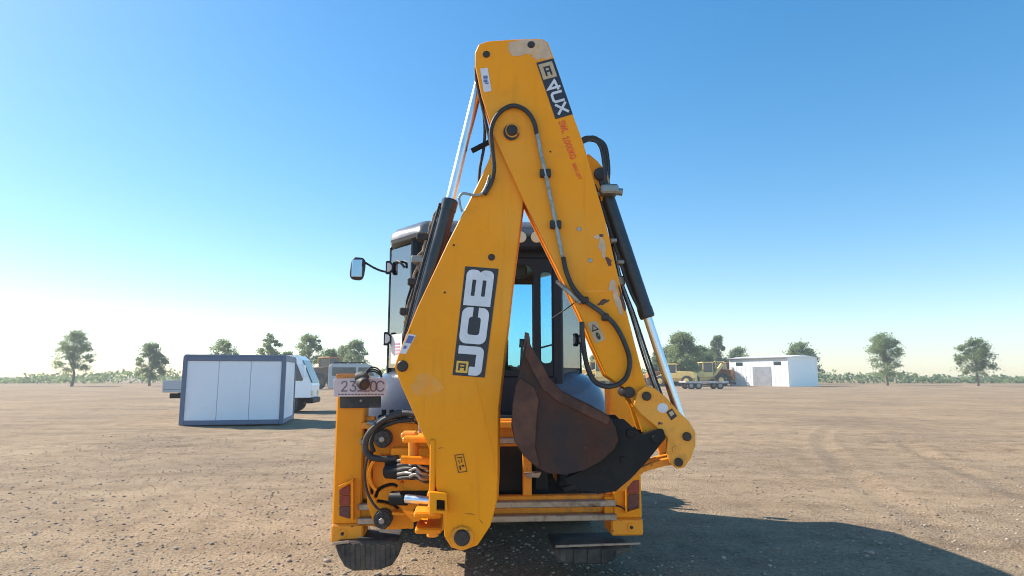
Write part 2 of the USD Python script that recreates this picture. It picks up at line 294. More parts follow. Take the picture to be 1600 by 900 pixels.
m_ground = usdkit.material(stage, '/World/Looks/gravel_ground', {
    'g': ('geometry', {}),
    'n1': ('noise_texture', {'scale': 0.22, 'detail': 6.0, 'roughness': 0.6}),
    'n2': ('noise_texture', {'scale': 26.0, 'detail': 6.0, 'roughness': 0.75}),
    'n3': ('noise_texture', {'scale': 2.4, 'detail': 6.0, 'roughness': 0.7}),
    'v': ('voronoi_texture', {'scale': 42.0, 'randomness': 1.0}),
    'st': ('mapping', {'scale': (0.25, 1.6, 1.0), 'rotation': (0, 0, 0.35)}),
    'n4': ('noise_texture', {'scale': 1.0, 'detail': 4.0}),
    'r1': ('rgb_ramp', {'ramp': [(0.35, (0.275, 0.205, 0.138)), (0.65, (0.395, 0.288, 0.184))]}),
    'r2': ('rgb_ramp', {'ramp': [(0.3, (0.50, 0.49, 0.48)), (0.5, (0.98, 0.97, 0.96)), (0.72, (1.35, 1.34, 1.32))]}),
    'r3': ('rgb_ramp', {'ramp': [(0.34, (0.74, 0.72, 0.70)), (0.52, (1.0, 1.0, 1.0)), (0.70, (1.12, 1.10, 1.08))]}),
    'r4': ('rgb_ramp', {'ramp': [(0.38, (0.90, 0.87, 0.84)), (0.56, (1.03, 1.02, 1.0))]}),
    'm1': ('mix_color', {'blend_type': 'multiply', 'fac': 1.0, 'use_clamp_result': False}),
    'm2': ('mix_color', {'blend_type': 'multiply', 'fac': 1.0, 'use_clamp_result': False}),
    'm3': ('mix_color', {'blend_type': 'multiply', 'fac': 1.0, 'use_clamp_result': False}),
    'h': ('math', {'math_type': 'multiply_add', 'value2': -0.6}),
    'b': ('bump', {'strength': 0.9, 'distance': 0.02}),
    'p': ('principled_bsdf', {'roughness': 0.95, 'specular_ior_level': 0.2})},
    [('g.position', 'n1.vector'), ('g.position', 'n2.vector'), ('g.position', 'n3.vector'), ('g.position', 'v.vector'), ('g.position', 'st.vector'), ('st.vector', 'n4.vector'),
     ('n1.fac', 'r1.fac'), ('n2.fac', 'r2.fac'), ('n3.fac', 'r3.fac'), ('n4.fac', 'r4.fac'), ('r1.color', 'm1.a'), ('r2.color', 'm1.b'), ('m1.result', 'm2.a'), ('r3.color', 'm2.b'),
     ('m2.result', 'm3.a'), ('r4.color', 'm3.b'), ('m3.result', 'p.base_color'), ('v.distance', 'h.value1'), ('n2.fac', 'h.value3'), ('h.value', 'b.height'), ('b.normal', 'p.normal')], surface='p.BSDF')
gp = part(None, 'ground', (np.column_stack([X.ravel(), Yg.ravel(), Zg.ravel()]), Fg), m_ground, smooth=True)
tag(gp, kind='structure')

# loose stones: a point instancer of a few pebble shapes
gi = UsdGeom.PointInstancer.Define(stage, '/World/gravel')
tag(gi.GetPrim(), 'loose tan gravel and pebbles strewn over the yard', 'gravel', kind='stuff')
pebble_mats = [look('pebble_%s' % n, c, 0.9, 0, 0.2, 30) for n, c in (('tan', (0.40, 0.31, 0.24)), ('pale', (0.33, 0.265, 0.205)), ('brown', (0.22, 0.15, 0.11)))]
for k in range(6):
    s = trimesh.creation.icosphere(subdivisions=1); v = s.vertices
    v = v * (0.7 + 0.6 * meshkit.noise(v * 1.5 + k * 9.1, k)[:, None]) * [1, 0.8, 0.55]
    usdkit.mesh(stage, '/World/gravel/pebble_%03d' % k, (v, s.faces), pebble_mats[k % 3], smooth=True)
gi.CreatePrototypesRel().SetTargets([Sdf.Path('/World/gravel/pebble_%03d' % k) for k in range(6)])
NP = 26000
dist = 0.8 + 17 * rng.random(NP) ** 1.1; ang = (rng.random(NP) - 0.5) * 1.75
px_, py_ = dist * np.sin(ang), CAM[1] + 1.5 + dist * np.cos(ang)
keep = meshkit.fbm(np.stack([px_ * 0.5, py_ * 0.5, px_ * 0], -1), 3, 5) + 0.25 * rng.random(NP) > 0.55
px_, py_ = px_[keep], py_[keep]; n_ = len(px_)
size = 0.005 + 0.012 * rng.random(n_) ** 3 + (rng.random(n_) < 0.02) * 0.014
gi.CreatePositionsAttr(Vt.Vec3fArray.FromNumpy(np.column_stack([px_, py_, ground_h(px_, py_) + size * 0.25]).astype(np.float32)))
gi.CreateProtoIndicesAttr(Vt.IntArray.FromNumpy(rng.integers(0, 6, n_).astype(np.int32)))
gi.CreateScalesAttr(Vt.Vec3fArray.FromNumpy(np.repeat(size[:, None], 3, 1).astype(np.float32)))
gi.CreateOrientationsAttr(Vt.QuathArray([Gf.Quath(Gf.Quatf(float(math.cos(a / 2)), 0, 0, float(math.sin(a / 2)))) for a in rng.random(n_) * 6.28]))

# ------------------------------------------------------------------ the backhoe loader
B = thing('backhoe_loader', 'large yellow backhoe loader seen from behind with its boom folded sideways', 'backhoe loader', ORG, math.degrees(YAW))
BF, BB = -0.98, -0.79            # boom front / back planes
DF, DB = -1.010, -0.77          # dipper front / back planes
MID = 0.5 * (BF + BB)

# boom: two cheek plates and a box between them
frame = 'boom'
boom_out = [(705, 856), (694, 838), (691, 792), (680, 760), (679, 728), (670, 700), (656, 668), (627, 603), (616, 573), (623, 552), (652, 480), (700, 378), (745, 290), (772, 232), (770, 205), (778, 182), (800, 172), (824, 182), (834, 205), (830, 240), (818, 312), (800, 450), (779, 640), (778, 740), (776, 782), (766, 822), (746, 852), (724, 860)]
boom = part(B, 'boom', prism(boom_out, BF, BF + 0.026, r=0.018, ch=0.005), M['yellow'])
bo = poly_of(local(boom_out, BF), 0.018)
part(boom, 'cheek_plate', prism2(bo, BB - 0.026, BB, 0.004), M['yellow'])
core = poly_of(local([(712, 838), (702, 790), (690, 720), (676, 650), (690, 560), (716, 440), (752, 345), (790, 250), (812, 240), (814, 312), (797, 450), (775, 640), (774, 740), (770, 780), (758, 815)], BF), 0.01)
part(boom, 'box_section', prism2(core, BF + 0.024, BB - 0.024, 0.003), M['yellow'])
# folded wedge stiffener: a very slight raised facet of the plate
part(boom, 'pivot_boss', cyl(at(722, 840, BF) + [0, 0.01, 0], at(722, 840, BF) - [0, 0.018, 0], 0.070, 32), M['yellow_worn'])
part(boom, 'pivot_pin', pin(722, 840, BF - 0.018, 0.048, 0.016, 28), M['pin'])
part(boom, 'ram_pin', pin(629, 572, BF, 0.036, 0.014), M['pin'])
part(boom, 'ram_pin', pin(768, 402, BF, 0.022, 0.006), M['pin'])
part(boom, 'bolt', [pin(709, 383, BF, 0.007, 0.004, 8), pin(695, 457, BF, 0.007, 0.004, 8)], M['pin'])
# lettered plate on the boom
q = quadmap([(707, 586), (727, 416), (779, 420), (757, 590)])
mp = lambda a, b: q(a / 805, 1 - b / 245)
part(boom, 'name_plate', flat(sbox(0, 0, 805, 245), mp, BF - 0.003, BF + 0.002), M['decal_black'])
J = rnd(unary_union([sbox(162, 28, 222, 222), sbox(8, 28, 222, 84), sbox(8, 28, 72, 128)]).difference(sbox(-9, 0, 8, 999)), 8)
J = J.intersection(rnd(sbox(8, 28, 222, 400), 45)).union(sbox(162, 130, 222, 222))
C = rnd(sbox(240, 26, 508, 228), 52).difference(rnd(sbox(306, 82, 438, 172), 22)).difference(sbox(430, 107, 520, 147))
Bl = sbox(520, 26, 600, 228).union(rnd(sbox(540, 26, 785, 134), 42)).union(rnd(sbox(540, 120, 785, 228), 42)).union(sbox(560, 60, 745, 200))
Bl = Bl.difference(sbox(592, 76, 712, 104)).difference(sbox(592, 152, 712, 180))
part(boom, 'lettering', [flat(g, mp, BF - 0.005, BF - 0.002) for g in (J, C, Bl)], M['decal_white'])
part(boom, 'maker_badge', flat(rnd(sbox(22, 135, 108, 225), 6), mp, BF - 0.005, BF - 0.002), M['decal_gold'])
A_ = unary_union([LineString([(40, 160), (40, 180), (62, 205), (92, 205)]).buffer(8, cap_style='flat'), LineString([(40, 155), (92, 155)]).buffer(8, cap_style='flat'), LineString([(64, 155), (64, 205)]).buffer(6, cap_style='flat')])
A_ = unary_union([sbox(38, 152, 92, 164), sbox(38, 196, 92, 208), sbox(80, 152, 92, 208), sbox(58, 152, 68, 208)])
mA = lambda a, b: q((22 + (b - 135)) / 805 * 1.0, 1 - (135 + (108 - a)) / 245)
part(boom, 'badge_mark', flat(A_, mp, BF - 0.007, BF - 0.004), M['decal_black'])
# stickers on the boom
part(boom, 'sticker', flat(sbox(0, 0, 1, 1), quadmap([(624, 552), (634, 553), (650, 524), (638, 521)]), BF - 0.003, BF + 0.002), M['decal_white'])
part(boom, 'sticker_print', flat(unary_union([sbox(0.15, 0.55, 0.9, 0.92), sbox(0.2, 0.25, 0.6, 0.4)]), quadmap([(624, 552), (634, 553), (650, 524), (638, 521)]), BF - 0.0045, BF - 0.002), M['decal_blue'])
qs = quadmap([(710, 711), (724, 709), (730, 737), (716, 739)])
part(boom, 'sticker', flat(sbox(0, 0, 1, 1).difference(sbox(0.06, 0.04, 0.94, 0.96)).union(unary_union([sbox(0.2, 0.15, 0.8, 0.2), sbox(0.3, 0.3, 0.38, 0.5), sbox(0.6, 0.25, 0.68, 0.48), sbox(0.25, 0.62, 0.4, 0.85), sbox(0.55, 0.6, 0.8, 0.7)])), qs, BF - 0.003, BF + 0.002), M['pin'])
def ragged(cx, cy_, rx, ry, seed, n=34, amp=0.35, ang=0.0):
    r_ = np.random.default_rng(seed); t = np.linspace(0, 2 * math.pi, n, endpoint=False)
    k = 1 + amp * (meshkit.fbm(np.column_stack([np.cos(t) * 1.7, np.sin(t) * 1.7, np.full(n, seed * 3.3)]), 3, seed) - 0.5) * 2
    x, y = np.cos(t) * rx * k, np.sin(t) * ry * k; c, s = math.cos(ang), math.sin(ang)
    return [(cx + c * a - s * b, cy_ + s * a + c * b) for a, b in zip(x, y)]

part(boom, 'faded_patch', flat(poly_of(ragged(664, 603, 24, 17, 41, amp=.7, ang=.5)), lambda a, b: (a, b), BF - .0008, BF + .002), M['faded'], label='faded pinkish patch of rubbed paint')
for k, (x, y, rx, ry, a) in enumerate(((735, 803, 8, .8, .15), (752, 815, 5, .6, .9), (752, 520, .5, 6, .1), (640, 520, .5, 5, .4), (688, 700, 4, .6, -.3))):
    part(boom, 'scratch', flat(poly_of(ragged(x, y, rx, ry, 60 + k, amp=.7, ang=a)), lambda a_, b_: (a_, b_), BF - .0009, BF + .002), M['grime'])
part(boom, 'weld_seam', flat(LineString([(722, 520), (742, 590), (768, 700), (774, 742)]).buffer(.7), lambda a, b: (a, b), BF - .0015, BF + .002), M['yellow'])
# dipper
dip_out = [(742, 102), (742, 82), (748, 69), (762, 64), (806, 61), (846, 60), (856, 66), (863, 84), (880, 134), (894, 176), (911, 222), (928, 282), (946, 345), (962, 415), (980, 490), (1001, 572), (1016, 622), (1033, 672), (1004, 677), (993, 642), (976, 606), (947, 587), (926, 540), (905, 490), (868, 414), (818, 314), (774, 218), (752, 150)]
dip = part(B, 'dipper', prism(dip_out, DF, DF + 0.024, r=0.012, ch=0.005, holes=[]), M['yellow'])
dp = poly_of(local(dip_out, DF), 0.012)
part(dip, 'cheek_plate', prism2(dp, DB - 0.024, DB, 0.004), M['yellow'])
dcore = poly_of(local([(853, 70), (878, 136), (909, 224), (926, 284), (944, 346), (960, 416), (978, 491), (999, 573), (1012, 625), (996, 640), (978, 606), (950, 585), (928, 538), (907, 489), (870, 412), (824, 318), (842, 240), (846, 200), (836, 160), (820, 70)], DF), 0.008)
part(dip, 'box_section', prism2(dcore, DF + 0.022, DB - 0.022, 0.003), M['yellow'])
part(dip, 'top_cap', prism2(poly_of(local([(752, 70), (764, 66), (806, 63), (846, 62), (854, 70), (846, 74), (764, 78)], DF), 0.004), DF + 0.022, DB - 0.022, 0.002), M['yellow'])
part(dip, 'pivot_boss', cyl(at(800, 205, DF) + [0, 0.01, 0], at(800, 205, DF) - [0, 0.012, 0], 0.052, 32), M['yellow_worn'])
part(dip, 'grease_stain', flat(Point(799, 206).buffer(12.5).difference(Point(800.5, 203.5).buffer(11.2)).buffer(.01), lambda a, b: (a, b), DF - .014, DF - .010), M['pin'])
part(dip, 'pivot_pin', pin(800, 204, DF - 0.012, 0.036, 0.02, 26), M['pin'])
for (x, y, r) in ((760, 85, 0.024), (830, 70, 0.025)): part(dip, 'cross_pin', pin(x, y, DF, r, 0.008), M['pin'])
for (x, y) in ((905, 358), (922, 407)): part(dip, 'plug', pin(x, y, DF, 0.014, 0.005, 14), M['pipe'])
part(dip, 'plug', pin(860, 237, DF, 0.006, 0.003, 10), M['pin'])
part(dip, 'plug', pin(833, 88, DF, 0.009, 0.003, 10), M['pale_wear'])
part(dip, 'worn_patch', flat(poly_of([(795, 66), (812, 62.5), (846, 61.5), (854, 68), (862, 88), (856, 93), (846, 91), (838, 95), (832, 86), (820, 84), (812, 88), (800, 87), (794, 78)], 1.2), lambda a, b: (a, b), DF - 0.0018, DF + 0.002), M['pale_wear'], label='bare patch of pale worn paint at the top corner')
for k, (x, y, rx, ry, a, mm) in enumerate([(941, 385, 5, 17, -0.2, 'pale_wear'), (951, 408, 4, 9, -0.4, 'dark_scrape'), (965, 470, 5, 26, -0.28, 'pale_wear'), (972, 467, 3, 17, -0.25, 'dark_scrape'), (943, 472, 9, 4, -0.6, 'dark_scrape'), (933, 370, 5, 3, 0.1, 'pale_wear'), (939, 368, 3, 2.2, 0.1, 'dark_scrape'), (957, 445, 5, 9, 0.1, 'pale_wear')]):
    part(dip, 'scrape_mark', flat(poly_of(ragged(x, y, rx, ry, 20 + k, amp=0.8, ang=a)), lambda a_, b_: (a_, b_), DF - 0.0014 - 0.0004 * (k % 4), DF + 0.002), M[mm])
part(dip, 'weld_seam', flat(sbox(0, 0, 1, 1), quadmap([(912, 454), (949, 453), (949, 456), (912, 457)]), DF - 0.002, DF + 0.002), M['yellow_worn'])
# model number strip
q4 = quadmap([(838, 98), (865, 91), (895, 178), (868, 186)])
part(dip, 'name_plate', flat(sbox(0, 0, 1, 1), q4, DF - 0.003, DF + 0.002), M['decal_black'])
part(dip, 'maker_badge', flat(sbox(0.07, 0.04, 0.86, 0.31), q4, DF - 0.0045, DF - 0.002), M['decal_tan'])
part(dip, 'badge_mark', flat(unary_union([sbox(0.28, 0.1, 0.66, 0.13), sbox(0.28, 0.1, 0.38, 0.26), sbox(0.56, 0.1, 0.66, 0.26), sbox(0.28, 0.17, 0.66, 0.2)]), q4, DF - 0.006, DF - 0.004), M['decal_black'])
S4 = lambda a, b: q4(a / 28, b / 92)
four = LineString([(24.0, 44.5), (5.0, 44.5), (17.5, 34.0), (19.5, 47.5)]).buffer(1.8, join_style='mitre', cap_style='flat').union(LineString([(18.2, 34), (19.4, 49)]).buffer(1.8, cap_style='flat'))
cee = LineString([(23.5, 52.5), (9, 52.5), (6.5, 55), (6.5, 64), (9, 66.5), (23.5, 66.5)]).buffer(1.9, cap_style='flat')
ex = LineString([(6.5, 70.5), (23.5, 86.5)]).buffer(1.9, cap_style='flat').union(LineString([(23.5, 70.5), (6.5, 86.5)]).buffer(1.9, cap_style='flat'))
part(dip, 'lettering', [flat(g, S4, DF - 0.005, DF - 0.002) for g in (four, cee, ex)], M['decal_white'])
# red lettering down the edge
part(dip, 'red_lettering', [text('SWL', 0.042, 880.5, 198, DF, -71, True, 0.68), text('1000KG', 0.040, 890, 231, DF, -71, True, 0.74)], M['decal_red'])
part(dip, 'red_lettering', [text('MAX LIFT', 0.022, 901.5, 268, DF, -70, True, 0.8)], M['decal_red'])
# stickers
qa = quadmap([(750, 107), (762, 106), (768, 142), (756, 144)])
part(dip, 'sticker', flat(sbox(0, 0, 1, 1), qa, DF - 0.003, DF + 0.002), M['decal_white'])
part(dip, 'sticker_print', flat(unary_union([sbox(0.25, 0.32, 0.8, 0.45), sbox(0.2, 0.48, 0.7, 0.6), sbox(0.35, 0.62, 0.8, 0.68)]), qa, DF - 0.0045, DF - 0.002), M['decal_blue'])
qw = quadmap([(917, 505), (932, 501), (946, 530), (931, 537)])
part(dip, 'sticker', flat(rnd(sbox(0, 0, 1, 1), 0.12), qw, DF - 0.003, DF + 0.002), M['decal_tan'])
tri = Polygon([(0.5, 0.1), (0.12, 0.45), (0.88, 0.45)]); tri = tri.difference(tri.buffer(-0.07))
part(dip, 'sticker_print', flat(unary_union([tri, Point(0.5, 0.72).buffer(0.19).difference(Point(0.55, 0.7).buffer(0.04))]), qw, DF - 0.0045, DF - 0.002), M['decal_black'])
# ram mounting ears on the dipper's back
ear = poly_of(local([(915, 236), (934, 252), (950, 272), (952, 288), (944, 296), (938, 330), (926, 290)], DF + .09), 0.012)
for v0 in (DF + 0.09, DB - 0.115): part(dip, 'ram_ear', prism2(ear, v0, v0 + 0.025, 0.003), M['yellow'])
part(dip, 'ram_pin', cyl(at(938, 275, DF + 0.07), at(938, 275, DF + 0.07) + [0, 0.22, 0], 0.024), M['pin'])

# rams
def ram(p_base, p_gland, p_end, rb, rr, vv, names=('ram',)):
    a, g, e = at(*p_base, vv), at(*p_gland, vv), at(*p_end, vv)
    d = (g - a) / np.linalg.norm(g - a)
    r = part(B, 'hydraulic_ram', rod(a, g, [(0, rb * .8), (0.01, rb), (0.93, rb), (0.932, rb * 1.06), (0.99, rb * 1.06), (1, rb * 0.9)], 32), M['ram'])
    part(r, 'rod', rod(g - d * 0.03, e, [(0, rr), (1, rr)], 28), M['chrome'])
    part(r, 'rod_eye', rod(e - [0, 0.05, 0], e + [0, 0.05, 0], [(0, rr * 1.2), (0.08, rr * 1.45), (0.92, rr * 1.45), (1, rr * 1.2)], 24), M['ram'])
    part(r, 'base_eye', rod(a - [0, 0.05, 0], a + [0, 0.05, 0], [(0, rb * 0.9), (0.08, rb), (0.92, rb), (1, rb * 0.9)], 24), M['ram'])
    return r, a, g, e, d
r1, a1, g1, e1, d1 = ram((635, 568), (704, 312), (757, 96), 0.052, 0.033, MID)
r2, a2, g2, e2, d2 = ram((938, 275), (1012, 497), (1068, 668), 0.046, 0.028, MID)
# feed pipe and clamps of the bucket ram
off = np.array([-0.055, -0.03, -0.02])
part(r2, 'feed_pipe', tube([a2 + d2 * 0.05 + off, a2 + d2 * 0.4 + off, a2 + d2 * 0.75 + off, g2 - d2 * 0.06 + off * 0.6], 0.010), M['rubber'])
for t in (0.12, 0.45, 0.6): part(r2, 'pipe_clamp', rbox(a2 + (g2 - a2) * t + off - [.022, .022, .014], a2 + (g2 - a2) * t + off + [.022, .03, .014]), M['steel'])
part(r1, 'feed_pipe', tube([a1 + d1 * 0.2 + [-.06, -.02, 0], a1 + d1 * 0.6 + [-.065, -.02, 0], g1 - d1 * 0.03 + [-0.06, -.02, 0.0]], 0.009), M['rubber'])

# hoses
def hose(pts, v, r, m='rubber', name='hose', parent=None, n=10):
    P = [at(p[0], p[1], p[2] if len(p) > 2 else v) for p in pts]
    return part(parent or B, name, tube(P, r, n), M[m], smooth=True)
HV = DF - 0.022
hose([(757, 304, BF - .02), (768, 284, BF - .02), (772, 262, HV), (769, 232), (767, 208), (772, 188), (785, 172), (803, 165), (822, 173), (834, 190), (839, 210)], HV, 0.0145)
hose([(839, 208), (846, 244), (853, 275), (862, 318), (869, 352), (876, 388), (880, 404)], HV, 0.0135, 'pipe', 'steel_pipe')
hose([(880, 402), (885, 425), (896, 450), (914, 470), (938, 487), (960, 507), (976, 536), (984, 565), (978, 590), (962, 602), (942, 603), (926, 592), (916, 566), (911, 535), (909, 503)], HV - .006, 0.0155)
hose([(871, 440, DF + .05), (884, 452, DF - .02), (896, 463), (908, 474)], HV + .01, 0.014, 'pipe', 'steel_pipe')
hose([(862, 498, -0.7), (884, 483, -0.9), (902, 470)], HV + .004, 0.004)
for (x, y, a) in ((852, 272, 0), (868, 352, 0), (914, 470, 1), (945, 496, 1)):
    c = at(x, y, DF); part(dip, 'hose_clamp', rbox(c + [-.036, -.034, -.026], c + [.036, .004, .026], .006) if not a else rbox(c + [-.022, -.045, -.022], c + [.022, .004, .022], .008), M['pin'])
# hose loops from the dipper's back to the bucket ram
for k, (a_, b_) in enumerate(((0, 0), (4.5, 3), (8.5, -2), (12, 5), (2, 6))):
    vv = MID + 0.055 * (k - 2)
    hose([(904, 228 - b_ * .3, vv), (913, 222 - a_ * .6, vv), (927 + a_ * .4, 219 - a_ * .45 + b_ * .4), (938 + a_ * .75, 231 - a_ * .2), (943 + a_ * .75, 258 + b_), (945 + a_ * .5, 284), (953 + b_ * .5, 304)], vv, 0.0082)
part(dip, 'valve_block', [rbox(at(949, 303, MID) + [-.055, -.13, -.03], at(949, 303, MID) + [.06, -.02, .03], .012), cyl(at(952, 296, MID - .06) + [-.06, 0, 0], at(952, 296, MID - .06) + [.085, -.0, -.02], .024)], M['steel'])
for k in range(3):
    hose([(944 + 3 * k, 305), (950 + 3 * k, 350), (958 + 2 * k, 392), (968 + 2 * k, 440), (985 + 3 * k, 490), (1003 + 4 * k, 550), (1020 + 4 * k, 600), (1040 + 3 * k, 648)], -0.80 + .05 * k, 0.0075, 'pipe' if k == 1 else 'rubber')
for (x, y) in ((957, 372), (963, 385), (968, 440)):
    part(dip, 'hose_clamp', rbox(at(x, y, -.83) + [-.02, -.05, -.03], at(x, y, -.83) + [.03, .03, .03], .006), M['steel'])
# hoses left of the boom
hose([(743, 104), (745, 130), (753, 165), (760, 195), (766, 222), (770, 245)], DF + 0.03, 0.011)
hose([(750, 140), (757, 190), (756, 230), (750, 262), (748, 290)], MID, 0.010)
hose([(744, 120), (756, 180), (768, 230), (762, 262), (752, 285)], MID + .08, 0.010)
hose([(717, 308), (724, 302), (740, 305), (752, 303), (760, 290), (765, 274)], BF - 0.02, 0.009, 'pipe', 'steel_pipe')
hose([(717, 308), (719, 322), (722, 330)], BF - 0.02, 0.009, 'pipe', 'steel_pipe')
part(boom, 'hose_bracket', rod(at(737, 236, MID), at(776, 216, MID), [(0, .018), (1, .018)], 12), M['black'])
for m_, r_, pts in (('dusty', .010, [(696, 318), (679, 335), (674, 360), (664, 380), (658, 410), (647, 430), (650, 458), (640, 478), (632, 505)]),
                     ('rubber', .010, [(692, 322), (683, 352), (668, 378), (662, 405), (650, 440), (641, 470), (636, 500), (631, 528)]),
                     ('dusty', .008, [(688, 332), (672, 352), (668, 385), (652, 402), (655, 432), (645, 455), (634, 490), (635, 520)])):
    hose(pts, -0.62, r_, m_)
for (x, y) in ((660, 371), (652, 406), (646, 441), (634, 487)):
    part(boom, 'hose_clamp', rbox(at(x, y, -.6) + [-.035, -.04, -.025], at(x, y, -.6) + [.045, .05, .025], .006), M['pin' if y % 2 else 'steel'])
part(boom, 'hose_guard', prism([(672, 352), (690, 340), (660, 420), (642, 480), (634, 540), (628, 540), (634, 470), (652, 410)], -0.52, -0.50, ch=.003), M['black'])

# bucket with its curled profile; axis across the boom
KF, KB = -1.14, -0.54
buck = [(824, 528), (832, 545), (842, 560), (858, 590), (878, 611), (905, 625), (938, 641), (952, 650), (962, 668), (966, 688), (960, 702), (940, 720), (915, 734), (885, 742), (858, 740), (838, 730), (818, 712), (804, 690), (799, 665), (801, 630), (808, 595), (816, 560)]
bp = poly_of(local(buck, KF), 0.01)
bk = part(B, 'bucket', prism2(bp, KF, KF + 0.022, 0.004), M['rust'])
part(bk, 'side_plate', prism2(bp, KB - 0.022, KB, 0.004), M['rust'])
# shell: the outer back from the lip round the heel to the hinge
sh = [(825, 530), (816, 560), (808, 595), (801, 630), (799, 665), (804, 690), (818, 712), (838, 730), (858, 740), (885, 742), (915, 734), (940, 720), (960, 702), (965, 688)]
ln = LineString(local(sh, KF)).buffer(-0.016, single_sided=True)
ln = ln if ln.geom_type == 'Polygon' else max(ln.geoms, key=lambda g: g.area)
shell = LineString(local(sh, KF)).buffer(0.012, cap_style='flat').intersection(bp.buffer(0.002))
shell = shell if shell.geom_type == 'Polygon' else max(shell.geoms, key=lambda g: g.area)
part(bk, 'shell', prism2(shapely.geometry.polygon.orient(shell.simplify(.001), 1), KF + 0.02, KB - 0.02, 0.0), M['rust'])
rib = [(800, 660), (801, 632), (806, 602), (813, 590), (835, 606), (842, 625), (838, 660), (836, 700), (845, 733), (820, 713), (805, 690)]
part(bk, 'wear_plate', prism2(poly_of(local(rib, KF), 0.012), KF - 0.010, KF + 0.002, 0.003), M['rust_rib'], label='lighter rust brown wear plate on the bucket heel')
cut = [(824, 530), (832, 546), (843, 562), (859, 592), (879, 613), (905, 627), (938, 643), (952, 652), (950, 664), (930, 655), (900, 640), (872, 627), (848, 608), (830, 575), (820, 556)]
part(bk, 'side_cutter', prism2(poly_of(local(cut, KF), 0.006), KF - 0.012, KF + 0.002, 0.003), M['rust_rib'])
for k in range(5):
    v0 = KF + 0.01 + k * 0.13
    P = [at(816, 562, KF), at(826, 556, KF), at(826, 520, KF), at(820, 518, KF)]
    V = [(p[0], v0 + dv, p[2]) for p in P[:2] for dv in (0, .06)] + [(p[0], v0 + .015 + dv, p[2]) for p in P[2:] for dv in (0, .03)]
    part(bk, 'tooth', hull(V), M['dark_scrape'])
# bucket hanger / hitch in black and the pins
hang = [(950, 655), (975, 655), (995, 673), (1003, 679), (1022, 672), (1036, 670), (1041, 684), (1012, 720), (986, 748), (962, 768), (935, 772), (905, 765), (880, 748), (930, 725), (955, 703), (962, 690)]
hp = poly_of(local(hang, KF + .06), 0.012)
hg = part(B, 'bucket_hitch', prism2(hp, KF + 0.06, KF + 0.09, 0.004), M['black'])
part(hg, 'hitch_plate', prism2(hp, KB - 0.09, KB - 0.06, 0.004), M['black'])
part(hg, 'hitch_core', prism2(poly_of(local([(955, 662), (985, 690), (1000, 700), (980, 740), (950, 765), (905, 760), (885, 746), (940, 722), (962, 694)], KF + .06), 0.01), KF + 0.088, KB - 0.088, 0.003), M['black'])
for (x, y, r) in ((974, 718, 0.020), (1024, 686, 0.026), (985, 677, 0.026)): part(hg, 'hitch_pin', pin(x, y, KF + .06, r, 0.012), M['black'])
# dipper end: tipping levers and link
lever = [(990, 632), (996, 612), (1008, 602), (1022, 606), (1040, 620), (1060, 642), (1078, 660), (1087, 676), (1087, 696), (1080, 716), (1070, 730), (1058, 733), (1047, 724), (1041, 704), (1043, 684), (1022, 664), (1002, 648)]
LF = DF - 0.045
lp = poly_of(local(lever, LF), 0.02)
lv = part(B, 'tipping_lever', prism2(lp, LF, LF + 0.03, 0.005), M['yellow_worn'])
part(lv, 'lever_plate', prism2(lp, DB + 0.012, DB + 0.042, 0.005), M['yellow_worn'])
for (x, y, r) in ((1010, 619, 0.027), (1073, 682, 0.026), (1060, 722, 0.025)):
    part(lv, 'lever_pin', cyl(at(x, y, LF) - [0, 0.016, 0], at(x, y, LF) + [0, 0.41, 0], r), M['pin'])
part(lv, 'lever_bush', pin(1055, 702, LF, 0.020, 0.004), M['yellow_worn'])
part(lv, 'sticker', flat(Point(0.5, 0.5).buffer(0.5), quadmap([(1027, 630), (1044, 630), (1044, 645), (1027, 645)]), LF - .003, LF + .002), M['decal_white'])
ql = quadmap([(1041, 644), (1050, 638), (1058, 650), (1049, 657)])
part(lv, 'sticker', flat(sbox(0, 0, 1, 1), ql, LF - .003, LF + .002), M['decal_black'])
part(lv, 'sticker_print', flat(sbox(0.25, 0.2, 0.85, 0.65), ql, LF - .0045, LF - .002), M['decal_tan'])
lk = [(1062, 712), (1066, 726), (1040, 728), (1008, 737), (990, 750), (975, 768), (962, 764), (975, 748), (994, 733), (1030, 719)]
lkp = poly_of(local(lk, DF + .03), 0.008)
li = part(B, 'bucket_link', prism2(lkp, DF + 0.03, DF + 0.07, 0.004), M['yellow_worn'])
part(li, 'link_plate', prism2(lkp, DB - 0.07, DB - 0.03, 0.004), M['yellow_worn'])
# dark casting between the dipper cheeks at its foot
part(dip, 'foot_boss', cyl(at(983, 613, DF) - [0, 0.012, 0], at(983, 613, DF) + [0, 0.30, 0], 0.034), M['pin'])

# --- rear frame with stabilizer legs
frame = 'machine'
zb = lambda y, x=870: zat(x, y, 0.0)
def leg(side):
    x0, x1 = (522, 567) if side < 0 else (956, 1001)
    u0, u1 = uat(x0, 720, 0), uat(x1, 720, 0)
    top = 1.52 if side < 0 else zat(975, 604, 0)
    zbot = zat((x0 + x1) / 2, 846 if side < 0 else 836, 0)
    L = part(B, 'stabilizer_leg', rbox((u0, 0, zbot + .12), (u1, 0.22, top), 0.012), M['yellow'])
    inner = u1 if side < 0 else u0
    # foot block, wider than the leg towards the middle
    part(L, 'foot_block', rbox((min(u0, inner - .02), -0.025, zbot), (max(u1, inner + .02) + (0.0), 0.24, zbot + .125), 0.012), M['yellow_worn'])
    c = np.array([(u0 + u1) / 2 - .02 * side * -1, -0.025, zbot + .062])
    part(L, 'foot_bolt', [cyl(c + [0, .01, 0], c + [0, -.006, 0], .034, 20)], M['yellow_worn'])
    part(L, 'foot_bolt', [cyl(c + [0, .01, 0], c + [0, -.012, 0], .013, 12)], M['pin'])
    return L, u0, u1, zbot, top
legL, lu0, lu1, lz, lt = leg(-1)
